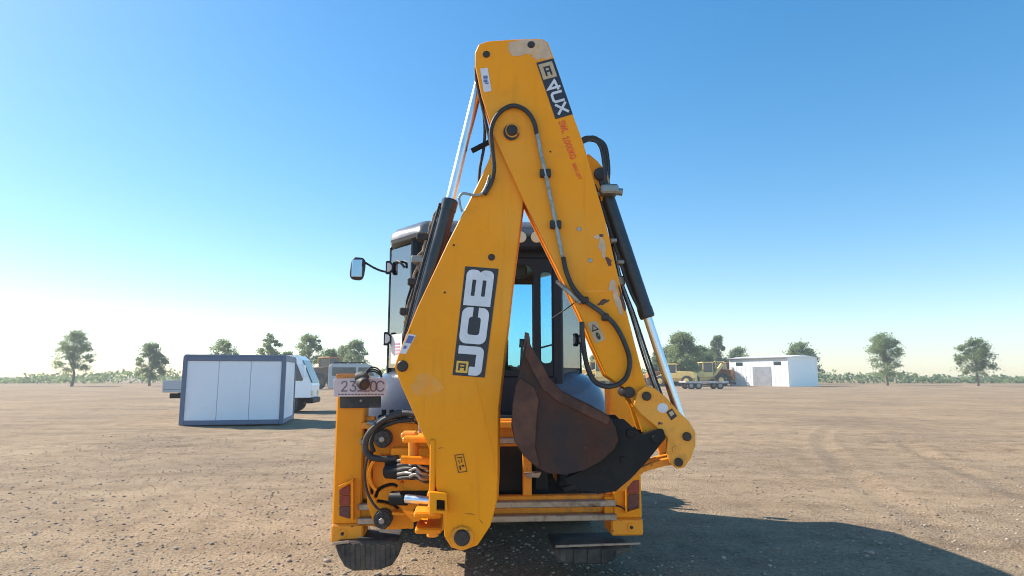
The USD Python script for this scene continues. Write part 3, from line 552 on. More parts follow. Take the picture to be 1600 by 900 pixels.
legR, ru0, ru1, rz, rt = leg(1)
def lamp_part(px, name, m, v=-0.012, d=0.03, r=0.006, parent=None): return part(parent, name, prism(px, v, v + d, r=r, ch=.003), M[m])
# left tail light in its slanted guard
part(legL, 'lamp_guard', [prism([(528, 760), (552, 748), (552, 752), (530, 764)], -0.05, 0.0, ch=.001), prism([(548, 752), (552, 750), (552, 814), (548, 812)], -0.05, 0.0, ch=.001)], M['yellow'])
lamp_part([(530, 766), (547, 757), (547, 772), (530, 774)], 'tail_light', 'red_lens', parent=legL)
lamp_part([(530, 775), (547, 773), (547, 790), (530, 790)], 'tail_light', 'red_lens', parent=legL)
lamp_part([(530, 791), (547, 791), (547, 811), (530, 806)], 'tail_light', 'dark_lens', parent=legL)
lamp_part([(981, 753), (999, 750), (999, 770), (981, 773)], 'tail_light', 'red_lens', parent=legR)
lamp_part([(981, 774), (999, 771), (999, 793), (981, 799)], 'tail_light', 'dark_lens', parent=legR)
part(legR, 'lamp_guard', [prism([(977, 752), (980, 752), (980, 802), (977, 800)], -0.045, 0.0, ch=.001), prism([(980, 800), (1000, 794), (1000, 797), (980, 803)], -0.045, 0.0, ch=.001)], M['yellow'])
# inner guide brackets of the legs
part(legL, 'guide_bracket', prism([(560, 786), (578, 790), (590, 803), (590, 822), (560, 822)], 0.02, 0.16, r=.01), M['yellow'])
part(legR, 'guide_bracket', prism([(944, 776), (958, 776), (966, 755), (980, 748), (980, 812), (944, 815)], 0.01, 0.16, r=.006), M['yellow'])
part(legR, 'hook', tube([at(962, 790, -.01), at(970, 792, -.03), at(977, 797, -.03), at(981, 801, -.01)], .006), M['pin'])
# rubber pads under the legs
def pad(parent, outline, v0, v1, lip):
    p = part(parent, 'stabilizer_pad', prism(outline, v0, v1, r=0.02, ch=.015), M['tyre'])
    o = shapely.geometry.Polygon(outline); x0, y0, x1, y1 = o.bounds
    for k in range(6):
        x = x0 + (x1 - x0) * (k + .6) / 6.4; g = o.buffer(-1.5).intersection(sbox(x, y0 + 5, x + (x1 - x0) * .07, y1))
        if g.geom_type == 'Polygon' and g.area > 20: part(p, 'pad_rib', prism(list(g.exterior.coords)[:-1], v0 - .010, v0 + .01, ch=.003), M['tyre'])
    part(p, 'pad_plate', prism(lip, v0 - .006, v0 + .012, r=0.002, ch=.002), M['rail'])
pad(legL, [(522, 849), (560, 846), (622, 846), (623, 868), (612, 884), (592, 891), (552, 893), (538, 886), (528, 868)], -0.12, 0.26, [(519, 848), (545, 845), (546, 849), (520, 852)])
pad(legR, [(862, 856), (1000, 853), (985, 862), (966, 868), (960, 876), (944, 882), (885, 882), (872, 876)], -0.06, 0.38, [(868, 852), (1001, 848), (1001, 851), (868, 856)])
# slide rails and cross members
u_l, u_r = lu1 - .02, ru0 + .02
def rail(y0, y1, v0, v1, m='rail', x=870, name='slide_rail'): return part(B, name, rbox((u_l, v0, zb(y1, x)), (u_r, v1, zb(y0, x)), .006), M[m])
rail(782, 792, -0.03, 0.05); rail(803, 813, -0.045, 0.05)
rail(658, 668, -0.03, 0.05, 'yellow_worn'); rail(683, 692, -0.045, 0.05, 'rail')
part(B, 'rear_frame', [rbox((u_l, 0.05, zb(815)), (u_r, 0.12, zb(776)), .006), rbox((u_l, 0.05, zb(698)), (u_r, 0.12, zb(655)), .006),
                       rbox((u_l, 0.05, zb(815)), (u_l + .09, 0.14, zb(650)), .006), rbox((u_r - .06, 0.06, zb(815)), (u_r, 0.14, zb(650)), .006)], M['yellow_worn'])
part(B, 'frame_post', rbox((uat(817, 760, .07), 0.07, zb(784)), (uat(831, 760, .07), 0.12, zb(690)), .005), M['yellow_worn'])
part(B, 'frame_bracket', prism([(820, 740), (846, 738), (842, 747), (834, 746), (824, 748)], -.02, .05, ch=.002), M['rail'])
# left number plate assembly
part(legL, 'marker_lamp', prism([(525, 584), (557, 584), (557, 592), (525, 592)], -.02, .06, r=.008), M['orange_lens'])
pl = part(legL, 'number_plate', prism([(521, 592), (603, 590), (603, 619), (521, 620)], -0.045, -0.037, r=.012, ch=.002), M['plate'])
part(pl, 'plate_lettering', [text(s, 0.080, x, 603.5, -0.046, 0, False, 0.92) for s, x in (('23', 545), ('1', 563), ('2', 573), ('0', 583.5), ('C', 594))], M['plate_ink'])
part(pl, 'plate_lettering', [rbox(at(530 + 5.2 * k, 616.2, -.046) - [.009, .0016, .004], at(530 + 5.2 * k, 616.2, -.046) + [.009, .002, .004], .001) for k in range(14)], M['plate_ink'])
part(pl, 'plate_backing', prism([(528, 594), (598, 594), (598, 616), (528, 616)], -0.036, 0.0, ch=.002), M['black'])
part(legL, 'rubber_flap', prism([(531, 619), (595, 619), (595, 637), (531, 638)], -0.03, -0.016, r=.006, ch=.003), M['rubber'])
part(legL, 'flap_bolt', pin(564, 626, -.03, .010, .006, 10), M['steel'])
wl = part(legL, 'work_lamp', rod(at(562, 596, -.05), at(562, 596, -.05) + [0.055, -0.10, -0.02], [(0, .03), (.3, .042), (.8, .048), (1, .04)], 20), M['rubber'])
part(wl, 'lamp_hood', rod(at(559, 589, -.06), at(559, 589, -.06) + [.07, -.05, .0], [(0, .035), (.5, .045), (1, .03)], 18), M['rubber'])
part(wl, 'lamp_lens', cyl(at(562, 596, -.05) + [0.055, -0.10, -0.02], at(562, 596, -.05) + [0.057, -0.104, -0.021], .030), M['ram'])
for k in range(3): hose([(566, 588, -.03), (580, 580 - 3 * k, .02), (594, 586 - 3 * k, .06), (598, 604, .1)], 0, .006)

# --- kingpost carriage at the left of the frame
car = [(574, 668), (600, 659), (640, 661), (690, 663), (694, 830), (640, 826), (606, 828), (584, 818), (574, 790), (570, 740)]
def slot(pts, w, v): return Polygon(local(list(LineString([tuple(p) for p in spline(np.column_stack([np.array(pts, float), np.zeros(len(pts))]), 5)[:, :2]]).buffer(w).exterior.coords)[:-1], v))
slots = [[(587, 776), (591, 766), (600, 760), (612, 757), (619, 759)], [(591, 783), (603, 785), (614, 789), (621, 794)], [(604, 728), (604, 741)], [(581, 700), (579, 740), (581, 770)]]
kc = part(B, 'kingpost_carriage', prism(car, -0.10, -0.055, r=.02, ch=.005, holes=[slot(p, 2.6, -.10) for p in slots]), M['yellow'])
part(kc, 'back_plate', prism([(578, 672), (690, 668), (690, 822), (606, 822), (580, 800)], -0.050, -0.046, ch=.001), M['black'])
part(kc, 'recess', prism([(601, 719), (690, 719), (690, 748), (606, 748), (601, 742)], -0.235, -0.222, r=.01, ch=.002), M['black'])
part(kc, 'recess', prism([(622, 767), (690, 767), (690, 776), (622, 776)], -0.235, -0.222, ch=.002), M['black'])
part(kc, 'recess', prism([(646, 798), (690, 798), (690, 828), (646, 828)], -0.30, -0.222, ch=.002), M['black'])
part(kc, 'carriage_web', prism([(610, 700), (690, 700), (690, 800), (640, 808), (624, 790), (632, 752), (612, 738)], -0.22, -0.10, r=.02, ch=.006), M['yellow'])
for (x, y) in ((600, 684), (600, 808)):
    q0 = at(x, y, -.10)
    c_ = part(kc, 'clamp_piston', rod(q0 + [0, .02, 0], q0 - [0, .11, 0], [(0, .066), (.7, .066), (.72, .058), (.97, .058), (1, .05)], 28), M['rubber'])
    part(c_, 'piston_bolt', cyl(q0 - [0, .108, 0], q0 - [0, .135, 0], .022, 6), M['steel'])
    for k in range(6):
        a = k * math.pi / 3 + .3; o = np.array([math.cos(a) * .05, 0, math.sin(a) * .05])
        part(c_, 'piston_bolt', cyl(q0 - [0, .108, 0] + o * .8, q0 - [0, .116, 0] + o * .8, .007, 8), M['pin'])
def arc_rib(cx, cy_, rx, ry, t0, t1, w, v0, v1):
    t = np.linspace(t0, t1, 18); o = [(cx + rx * math.cos(a), cy_ - ry * math.sin(a)) for a in t]; i_ = [(cx + (rx - w) * math.cos(a), cy_ - (ry - w) * math.sin(a)) for a in t[::-1]]
    return prism(o + i_, v0, v1, ch=.003)
part(kc, 'arch_rib', arc_rib(606, 742, 32, 34, 1.9, math.pi + .9, 5, -0.16, -0.10), M['yellow'])
for (x0, y0, x1, y1) in ((624, 754, 640, 760), (600, 712, 616, 717), (612, 800, 634, 805)): part(kc, 'carriage_lug', prism([(x0, y0), (x1, y0 + 1), (x1, y1 + 1), (x0, y1)], -0.2, -0.1, r=.004), M['yellow'])
# swing casting with its knuckles, carrying the boom's foot
uA, uB = uat(628, 700, -.5), uat(693, 700, -.5)
sw = part(B, 'swing_casting', rbox((uat(671, 720, -.94), -0.94, zat(690, 806, -.94)), (uat(680, 720, -.94), -0.36, zat(690, 686, -.94)), .008), M['yellow'])
def knuckle(x0, x1, y0, y1, v0, v1, m='yellow'):
    part(sw, 'knuckle', rbox((uat(x0, y0, v0), v0, zat(x0, y1, v0)), (uat(x1, y0, v0), v1, zat(x0, y0, v0)), .010), M[m])
knuckle(628, 690, 683, 692, -0.78, -0.2); knuckle(668, 690, 768, 776, -0.80, -0.4); knuckle(668, 690, 790, 798, -0.80, -.4); knuckle(646, 690, 801, 810, -0.74, -0.25); knuckle(648, 690, 826, 835, -0.74, -0.2); knuckle(684, 700, 756, 766, -0.80, -0.3); knuckle(626, 650, 676, 686, -0.66, -0.5, 'yellow_worn'); knuckle(668, 690, 803, 811, -0.72, -.3)
part(sw, 'knuckle_tube', rod(at(626, 718, -.62), at(690, 721, -.62), [(0, .012), (.01, .026), (.99, .026), (1, .02)], 16), M['yellow'])
part(sw, 'swing_pin', cyl(at(646, 720, -.42), at(646, 676, -.42), .036, 22), M['yellow_worn'])
part(sw, 'swing_pin', cyl(at(676, 838, -.45), at(676, 770, -.45), .040, 22), M['yellow_worn'])
part(sw, 'knuckle_block', hull([at(x, y, v) for x, y in ((628, 797), (648, 800), (660, 812), (646, 816)) for v in (-.7, -.5)]), M['yellow'])
part(sw, 'pin_bracket', prism([(671, 769), (698, 771), (699, 803), (671, 802)], -1.0, -.95, r=.006, holes=[Polygon(local([(682, 781), (695, 782), (695, 798), (682, 797)], -1.0))]), M['yellow'])
part(sw, 'pin_bracket', prism([(680, 779), (696, 780), (696, 800), (680, 799)], -.949, -.945, ch=.001), M['black'])
# slew rams and the clutch of hoses between them
slew = part(B, 'slew_ram', cyl(at(612, 778, -.24), at(636, 779, -.30), .048, 24), M['black'])
part(slew, 'rod', cyl(at(634, 779, -.46), at(690, 785, -.56), .030, 24), M['chrome'])
slew2 = part(B, 'slew_ram', cyl(at(604, 736, -.25), at(648, 738, -.36), .052, 24), M['black'])
part(slew2, 'rod', cyl(at(640, 740, -.34), at(690, 742, -.42), .028, 24), M['chrome'])
for k in range(5):
    y = 722 + 7 * k
    hose([(622, y - 2, -.40), (636, y - 4, -.5), (652, y - 3 + (k % 2) * 3, -.55), (666, y + 3, -.56), (684, y - 1, -.5)], 0, .0115, 'rubber' if k % 3 else 'steel')
for k in range(3): hose([(640, 727 + 9 * k, -.54), (650, 723 + 9 * k, -.58), (658, 730 + 9 * k, -.59), (668, 733 + 8 * k, -.57)], 0, .010, 'steel', 'hose_fitting')
# hose bundle entering from above left
hose([(652, 648, -.3), (630, 646, -.25), (605, 654, -.2), (585, 668, -.2), (573, 684, -.2), (571, 702, -.2), (580, 714, -.22), (598, 717, -.22), (622, 716, -.24)], 0, .023)
hose([(646, 655, -.25), (615, 660, -.2), (590, 672, -.16), (580, 690, -.16), (584, 706, -.18)], 0, .016)
hose([(574, 715, -.16), (570, 740, -.16), (574, 768, -.16), (584, 788, -.17), (598, 802, -.22)], 0, .0095)
for k in range(6):
    hose([(576 + 5 * k, 664 - 2 * k, -.02), (592 + 6 * k, 655 - 2 * k, -.03 - .02 * k), (618 + 3 * k, 650 - (k % 3) * 4, -.06), (640, 646 + 3 * (k % 3), -.08), (654, 652 + 2 * k, -.12)], 0, .009 + .003 * (k % 2), ('rubber', 'pipe', 'rubber', 'rubber', 'steel', 'rubber')[k])
part(B, 'spool_valve', [rbox(at(590, 668, .1) + [0, 0, 0], at(660, 652, .1) + [0, .2, 0.02], .01)] + [cyl(at(600 + 12 * k, 655, .06), at(600 + 12 * k, 640, .06), .018, 14) for k in range(5)], M['black'])
part(B, 'hose_fitting', cyl(at(654, 650, -.5), at(658, 688, -.5), .010, 12), M['pipe'])
part(B, 'hose_fitting', cyl(at(640, 648, -.14), at(652, 655, -.16), .022, 14), M['steel'])
part(B, 'hose_fitting', cyl(at(574, 660, -.1), at(590, 664, -.1), .018, 14), M['steel'])
# tie bar lying low between the legs
part(B, 'under_bar', tube([at(560, 839, -.02), at(611, 845, -.02)], .007, 8, 0), M['rail'])

# --- running gear
def wheel(u, v, z, R, wdt, parent, seg=40):
    s = 1 if u > 0 else -1
    prof = np.array([(R * .55, -wdt * .36), (R * .60, -wdt * .46), (R * .80, -wdt * .5), (R * .92, -wdt * .47), (R * .955, -wdt * .36), (R * .965, 0), (R * .955, wdt * .36), (R * .92, wdt * .47), (R * .80, wdt * .5), (R * .60, wdt * .46), (R * .55, wdt * .36), (R * .55, -wdt * .36)])
    t = trimesh.creation.revolve(prof, sections=seg); lugs = []
    for k in range(22):
        for sd in (-1, 1):
            a = 2 * math.pi * (k + .25 * sd) / 22; w = wdt * .48
            b = np.array([(r_, da, zz) for r_ in (R * .94, R) for (da, zz) in ((-.035, 0.01 * sd), (.035, 0.01 * sd), (.125, w * sd), (.045, w * sd))])
            lugs.append(hull([(r_ * math.cos(a + da), r_ * math.sin(a + da), zz) for r_, da, zz in b]))
    t = trimesh.util.concatenate([t] + lugs)
    rim = trimesh.creation.revolve(np.array([(0, -wdt * .1), (R * .2, -wdt * .1), (R * .22, wdt * .12), (R * .42, wdt * .12), (R * .5, wdt * .3), (R * .56, wdt * .38), (R * .58, wdt * .36), (R * .56, -wdt * .36), (R * .5, -wdt * .36), (0, -wdt * .2)]), sections=32)
    T = trimesh.transformations.rotation_matrix(s * math.pi / 2, [0, 1, 0]); T[:3, 3] = (u, v, z)
    t.apply_transform(T); rim.apply_transform(T); fix(rim); t.fix_normals()
    w = part(parent, 'wheel', rim, M['yellow_worn']); part(w, 'tyre', t, M['tyre'])
    for k in range(8):
        a = k * math.pi / 4; c = np.array([u + s * wdt * .13, v + R * .32 * math.cos(a), z + R * .32 * math.sin(a)]); part(w, 'wheel_nut', cyl(c - [.02 * s, 0, 0], c + [.02 * s, 0, 0], .018, 6), M['steel'])
for u in (-0.93, 0.93):
    wheel(u, 1.95, 0.70, 0.70, 0.42, B); wheel(u, 3.55, 0.66, 0.66, 0.40, B)
part(B, 'axle', rod((-0.8, 1.95, .70), (0.8, 1.95, .70), [(0, .09), (.3, .11), (.36, .2), (.64, .2), (.7, .11), (1, .09)]), M['black'])
part(B, 'axle', rod((-0.8, 3.55, .66), (0.8, 3.55, .66), [(0, .08), (.35, .1), (.42, .17), (.58, .17), (.65, .1), (1, .08)]), M['black'])
part(B, 'chassis', [rbox((-.46, .12, .62), (-.36, 4.3, .98), .01), rbox((.36, .12, .62), (.46, 4.3, .98), .01), rbox((-.36, .2, .60), (.36, .26, 1.05), .01), rbox((-.36, 2.2, .55), (.36, 3.1, .95), .03), rbox((-.7, .3, .95), (.7, .9, 1.18), .02)], M['black'])
part(B, 'belly_plate', rbox((-.68, .32, .46), (.68, 2.95, .52), .01), M['black'])
part(B, 'fuel_tank', rbox((-.85, 2.15, .55), (-.48, 2.8, 1.05), .04), M['black'])
part(B, 'step', rbox((.48, 2.15, .50), (.85, 2.6, .55), .01), M['black'])
# fenders: the arch swept about the wheel's axis, crowned and rolled over at the outer edge
def fender(s):
    pro = [(0.42, 0.86), (0.60, 0.885), (0.80, 0.875), (0.97, 0.83), (1.08, 0.76), (1.13, 0.68), (1.14, 0.60)]
    pr = spline(np.column_stack([np.array(pro), np.zeros(len(pro))]), 4)[:, :2]
    t = np.radians(np.linspace(8, 128, 30)); V = []
    for off_ in (0, -0.02):
        for a in t:
            k = 1.0 if True else 0
            for (w, h) in pr: V.append((s * w, 1.50 - (h + off_) * math.copysign(abs(math.cos(a)) ** .72, math.cos(a)), .70 + (h + off_) * abs(math.sin(a)) ** .72))
    n, m_ = len(pr), len(t); F = []
    I = lambda k, i, j: k * n * m_ + i * n + j
    for i in range(m_ - 1):
        for j in range(n - 1):
            F += [(I(0, i, j), I(0, i, j + 1), I(0, i + 1, j + 1), I(0, i + 1, j)), (I(1, i, j), I(1, i + 1, j), I(1, i + 1, j + 1), I(1, i, j + 1))]
    for i in range(m_ - 1):
        for j in (0, n - 1): F.append((I(0, i, j), I(0, i + 1, j), I(1, i + 1, j), I(1, i, j)))
    for j in range(n - 1):
        for i in (0, m_ - 1): F.append((I(0, i, j), I(0, i, j + 1), I(1, i, j + 1), I(1, i, j)))
    F = np.array(F); T3 = np.vstack([F[:, [0, 1, 2]], F[:, [0, 2, 3]]]); m = trimesh.Trimesh(np.array(V), T3, process=False); m.fix_normals(); return m
for s in (-1, 1): part(B, 'fender', fender(s), M['fender'])

# --- cab
cabv = [(-.64, .88), (.64, .88), (.92, 1.28), (.88, 2.35), (.66, 2.62), (-.66, 2.62), (-.88, 2.35), (-.92, 1.28)]
Z0, Z1, ZR = 1.12, 2.78, 2.95
cb = part(B, 'cab', [rbox((-.62, .92, .98), (.62, 2.9, 1.06), .02), rbox((-.66, .86, 1.06), (.66, .92, 1.50), .015), hull([(-.64, .88, 1.0), (-.92, 1.28, 1.0), (-.90, 1.30, 1.0), (-.62, .91, 1.0), (-.64, .88, 1.58), (-.92, 1.28, 1.58), (-.90, 1.30, 1.58), (-.62, .91, 1.58)]),
                      hull([(.64, .88, 1.0), (.92, 1.28, 1.0), (.90, 1.30, 1.0), (.62, .91, 1.0), (.64, .88, 1.58), (.92, 1.28, 1.58), (.90, 1.30, 1.58), (.62, .91, 1.58)]),
                      rbox((-.66, 2.93, 1.0), (.66, 2.99, 1.62), .015)], M['cabframe'])
def pillar(a, w, d, z0=1.0, z1=Z1, m='cabframe', par=None, name='pillar'):
    return part(par or cb, name, rbox((a[0] - w / 2, a[1] - d / 2, z0), (a[0] + w / 2, a[1] + d / 2, z1), .015), M[m])
for s in (-1, 1):
    pillar((s * .66, .90), .10, .08); pillar((s * .945, 1.30), .026, .04); pillar((s * .88, 2.68), .06, .07); pillar((s * .67, 2.96), .07, .07)
part(cb, 'header', rbox((-.66, .86, 2.60), (.66, .92, Z1), .012), M['cabframe']); part(cb, 'header', rbox((-.66, 2.93, 2.66), (.66, 2.99, Z1), .012), M['cabframe'])
def pane(a, b, z0, z1, m='glass', th=0.006, name='window'):
    a, b = np.array(a), np.array(b); d = (b - a) / np.linalg.norm(b - a); n = np.array([-d[1], d[0]]) * th / 2
    return part(cb, name, hull([(p[0] + k * n[0], p[1] + k * n[1], z) for p in (a, b) for k in (-1, 1) for z in (z0, z1)]), M[m])
wb = pane((-.615, .89), (.615, .89), 1.50, 2.60, 'glass')                 # rear window
pane((-.94, 1.285), (-.69, .93), 1.58, 2.74, 'glass_side'); pane((.69, .93), (.94, 1.285), 1.58, 2.74, 'glass_side')
pane((-.945, 1.325), (-.88, 2.64), 1.15, 2.74, 'glass_side'); pane((.945, 1.325), (.88, 2.64), 1.15, 2.74, 'glass_side')
pane((-.86, 2.72), (-.71, 2.93), 1.3, 2.74, 'glass'); pane((.86, 2.72), (.71, 2.93), 1.3, 2.74, 'glass')
pane((-.63, 2.96), (.63, 2.96), 1.62, 2.66, 'glass', name='windscreen')
# rear window frame uprights and mid bar
wf = sbox(-.615, 1.50, .615, 2.60)
u1_, u2_, u3_ = uat(834, 500, .87), uat(845, 500, .87), uat(862, 500, .87)
for hole in (rnd(sbox(-.50, 1.56, u1_, zat(820, 414, .87)), .09), rnd(sbox(u2_, 1.62, u3_, zat(850, 425, .87)), .04)): wf = wf.difference(hole)
part(cb, 'window_frame', prism2(shapely.geometry.polygon.orient(wf, 1), .862, .884, .004), M['cabframe'])
# roof: crowned octagonal shell
def roof():
    o = np.array([(-.62, .70), (.62, .70), (.93, 1.10), (.98, 1.6), (.96, 2.8), (.70, 3.2), (-.70, 3.2), (-.96, 2.8), (-.98, 1.6), (-.93, 1.10)])
    p = Polygon(o).buffer(-.08).buffer(.08, quad_segs=5); ring = np.asarray(p.exterior.coords)[:-1]; c = np.array([0, 1.92])
    lay = [(.93, 2.76), (.985, 2.77), (1.0, 2.80), (.99, 2.86), (.94, 2.92), (.82, 2.965), (.55, 2.99), (.2, 3.0)]
    V = np.vstack([np.column_stack([c + (ring - c) * k, np.full(len(ring), z)]) for k, z in lay]); n = len(ring); F = []
    i = np.arange(n); j = (i + 1) % n
    for k in range(len(lay) - 1): F += [np.stack([k * n + i, k * n + j, (k + 1) * n + j], 1), np.stack([k * n + i, (k + 1) * n + j, (k + 1) * n + i], 1)]
    V = np.vstack([V, [[0, 1.92, 2.76], [0, 1.92, 3.0]]]); b = len(V) - 2; k = len(lay) - 1
    F += [np.stack([j, i, np.full(n, b)], 1), np.stack([k * n + i, k * n + j, np.full(n, b + 1)], 1)]
    m = trimesh.Trimesh(V, np.vstack(F), process=False); m.fix_normals(); return m
rf = part(cb, 'roof', roof(), M['roof'])
for x in (813, 838):
    q0 = at(x, 371, .72)
    part(cb, 'work_light', rod(q0 + [0, .08, 0], q0 + [0, -.02, 0], [(0, .05), (.7, .062), (1, .058)], 24).apply_translation([0, 0, 0]), M['cabframe'])
    part(cb, 'work_light_lens', rod(q0 + [0, -.02, 0], q0 + [0, -.032, 0], [(0, .055), (.6, .053), (1, .035)], 24), M['lamp'])
for x in (700, 905):
    q0 = at(x, 371, .72); part(cb, 'work_light', rod(q0 + [0, .08, 0], q0 + [0, -.02, 0], [(0, .05), (.7, .062), (1, .058)], 24), M['cabframe'])
part(cb, 'light_bar', rbox((-.58, .70, 2.66), (.58, .84, 2.78), .02), M['cabframe'])
# quarter-window hinges, grab handle and the notice behind the glass
for s, zz_ in ((-1, 2.56), (-1, 1.86), (1, 2.56), (1, 1.86)):
    cx = 0.0
    def D(w, h): return shapely.geometry.polygon.orient(rnd(Polygon([(0, -h), (w * .5, -h), (w, -h * .45), (w, h * .45), (w * .5, h), (0, h)]), .008), 1)
    def put(p, v0, v1, ox):
        m = prism2(p, v0, v1, .004); m.apply_translation([ox, 0, zz_])
        if s > 0: m.vertices[:, 0] *= -1; m.invert()
        return m
    part(cb, 'hinge', put(D(.075, .065), 1.225, 1.262, -.985), M['cabframe'])
    part(cb, 'hinge_cover', put(D(.046, .044), 1.219, 1.226, -.972), M['decal_white'])
def onq(t, z, out=0.0): # a point on the left quarter window
    a, b = np.array([-.94, 1.285]), np.array([-.69, .93]); p = a + (b - a) * t; return np.array([p[0] - .86 * out, p[1] - .52 * out, z])
part(cb, 'grab_handle', tube([onq(.30, 2.60, .015), onq(.42, 2.605, .035), onq(.58, 2.58, .035), onq(.68, 2.53, .015)], .012, 10), M['rubber'])
part(cb, 'window_latch', rbox(onq(.9, 1.93) - [.03, .05, .02], onq(.9, 1.93) + [.03, .02, .02], .008), M['rubber'])
def onpl(t0, t1, z0, z1, out): return hull([onq(t, z, out + k) for t in (t0, t1) for z in (z0, z1) for k in (0, .002)])
nt = part(cb, 'notice', onpl(.14, .62, 1.62, 1.90, .006), M['white'])
part(nt, 'notice_print', [onpl(.28, .52, 1.80 - .03 * k, 1.815 - .03 * k, .009) for k in range(4)], M['decal_pink'])
# mirrors
def mirror(px, py, v, arm_to, w, h):
    c = at(px, py, v); g = trimesh.creation.icosphere(subdivisions=3); p = g.vertices
    p = np.sign(p) * np.abs(p) ** 0.55 * [w / 2, .045, h / 2]; R_ = trimesh.transformations.rotation_matrix(.10, [0, 1, 0])[:3, :3]
    g.vertices = p @ R_.T + c
    mr = part(cb, 'mirror', g, M['rubber'], smooth=True)
    part(mr, 'mirror_arm', tube([arm_to, (np.array(arm_to) + c) / 2 + [0, 0, .02], c + [.02, .02, h * .42]], .012), M['rubber'])
    part(mr, 'mirror_face', rbox(c - [w * .36, .05, h * .38], c + [w * .36, -.040, h * .38], .02), M['mirror'])
mirror(559, 420, 1.9, (-.93, 1.9, 2.60), .155, .25)
mirror(889, 536, 2.9, (.68, 2.95, 1.84), .08, .18)
hose([(893, 470, 2.3), (896, 520, 2.3), (897, 590, 2.3)], 0, .008, 'cabframe', 'aerial')
# wipers, sun blind, console inside
part(cb, 'interior_light', rbox(at(800, 425, 1.0) - [.06, .05, .06], at(815, 425, 1.0) + [.05, .05, .06], .02), M['interior'])
part(cb, 'dashboard', [rbox((-.55, 2.65, 1.06), (.55, 2.92, 1.60), .05), rod((0, 2.6, 1.3), (0, 2.35, 1.78), [(0, .04), (1, .03)])], M['interior'])
t_ = trimesh.creation.torus(.19, .016, 24, 10); t_.apply_transform(trimesh.transformations.rotation_matrix(.4, [1, 0, 0])); t_.apply_translation([0, 2.33, 1.8]); part(cb, 'steering_wheel', t_, M['interior'])
st = part(cb, 'seat', [rbox((-.26, 1.45, 1.42), (.24, 1.98, 1.56), .05)], M['seat'])
part(st, 'backrest', hull([(x, y, z) for x, k in ((-.25, 1), (.23, 1)) for y, z in ((1.42, 1.5), (1.54, 1.5), (1.34, 1.85), (1.46, 1.85))] + [(x, y, 2.18) for x in (-.17, .15) for y in (1.30, 1.40)]), M['seat'])
part(st, 'headrest', rbox((-.13, 1.27, 2.18), (.11, 1.37, 2.38), .04), M['seat'])
part(st, 'seat_base', rbox((-.2, 1.5, 1.06), (.18, 1.9, 1.42), .02), M['interior'])
part(cb, 'control_lever', [rod((.32, 1.05, 1.3), (.34, 1.0, 1.85), [(0, .015), (.85, .012), (.86, .028), (1, .026)], 12), rod((-.32, 1.05, 1.3), (-.34, 1.0, 1.85), [(0, .015), (.85, .012), (.86, .028), (1, .026)], 12)], M['interior'])
part(cb, 'side_console', [rbox((.35, 1.2, 1.06), (.6, 2.0, 1.62), .03), rbox((-.6, 1.2, 1.06), (-.35, 2.0, 1.5), .03)], M['interior'])
# bonnet, exhaust, loader arms and front shovel beyond the cab
bn = part(B, 'bonnet', hull([(x, y, z) for x in (-.46, .46) for y, z in ((3.02, .98), (4.45, .95), (3.02, 1.58), (4.35, 1.40))] + [(x, y, z) for x in (-.38, .38) for y, z in ((3.02, 1.64), (4.3, 1.46))]), M['yellow'])
part(bn, 'grille', rbox((-.36, 4.40, .98), (.36, 4.47, 1.30), .01), M['black'])
part(bn, 'exhaust', rod((.30, 3.4, 1.5), (.30, 3.4, 2.0), [(0, .05), (.6, .05), (.62, .035), (1, .035)]), M['black'])
for s in (-1, 1):
    part(B, 'loader_arm', hull([(s * u, y, z) for u in (.56, .66) for y, z in ((2.5, 1.35), (2.5, 1.6), (3.9, 1.15), (3.9, 1.0))]), M['yellow'])
    part(B, 'loader_arm', hull([(s * u, y, z) for u in (.56, .66) for y, z in ((3.85, 1.0), (3.9, 1.16), (5.0, .45), (5.0, .3))]), M['yellow'])
sp = Polygon([(4.9, .15), (5.0, .9), (5.35, 1.0), (5.05, .75), (5.0, .3), (5.8, .1), (5.8, .05), (5.0, .08)])
m_ = prism2(shapely.geometry.polygon.orient(sp, 1), -1.17, 1.17, 0.0); m_.vertices = m_.vertices[:, [1, 0, 2]]; m_.fix_normals(); part(B, 'loader_shovel', m_, M['rust'])

# ------------------------------------------------------------------ the yard behind
Mb = {}
Mb['cream'] = look('cream_yellow_paint', (0.86, 0.60, 0.20), 0.5, 0, 0.08, 1.2, dirt=(0.50, 0.32, 0.12), dirt_scale=1.1, dirt_lo=0.55, dirt_hi=0.8)
Mb['container_panel'] = look('container_panel', (0.66, 0.66, 0.70), 0.45, 0, 0.03, 0.8, dirt=(0.52, 0.48, 0.45), dirt_scale=0.9, dirt_lo=0.55, dirt_hi=0.9)
Mb['container_frame'] = look('container_frame', (0.10, 0.12, 0.18), 0.5, 0, 0.1, 2)
Mb['truck_white'] = look('truck_white', (0.74, 0.76, 0.78), 0.3, 0, 0.03, 1, coat=0.3)
Mb['grey'] = look('silver_paint', (0.36, 0.37, 0.40), 0.35, 0.3, 0.05, 1)
Mb['earth'] = look('muddy_steel', (0.16, 0.09, 0.05), 0.8, 0, 0.3, 2)
Mb['orange'] = look('rusty_orange_paint', (0.45, 0.18, 0.04), 0.6, 0, 0.2, 2, dirt=(0.2, 0.1, 0.05), dirt_scale=2)
Mb['tray'] = look('faded_deck_paint', (0.48, 0.47, 0.45), 0.6, 0, 0.15, 1.5, dirt=(0.2, 0.15, 0.11), dirt_scale=1.2, dirt_lo=0.45, dirt_hi=0.7)
Mb['bark'] = look('bark', (0.20, 0.155, 0.12), 0.9, 0, 0.25, 4)

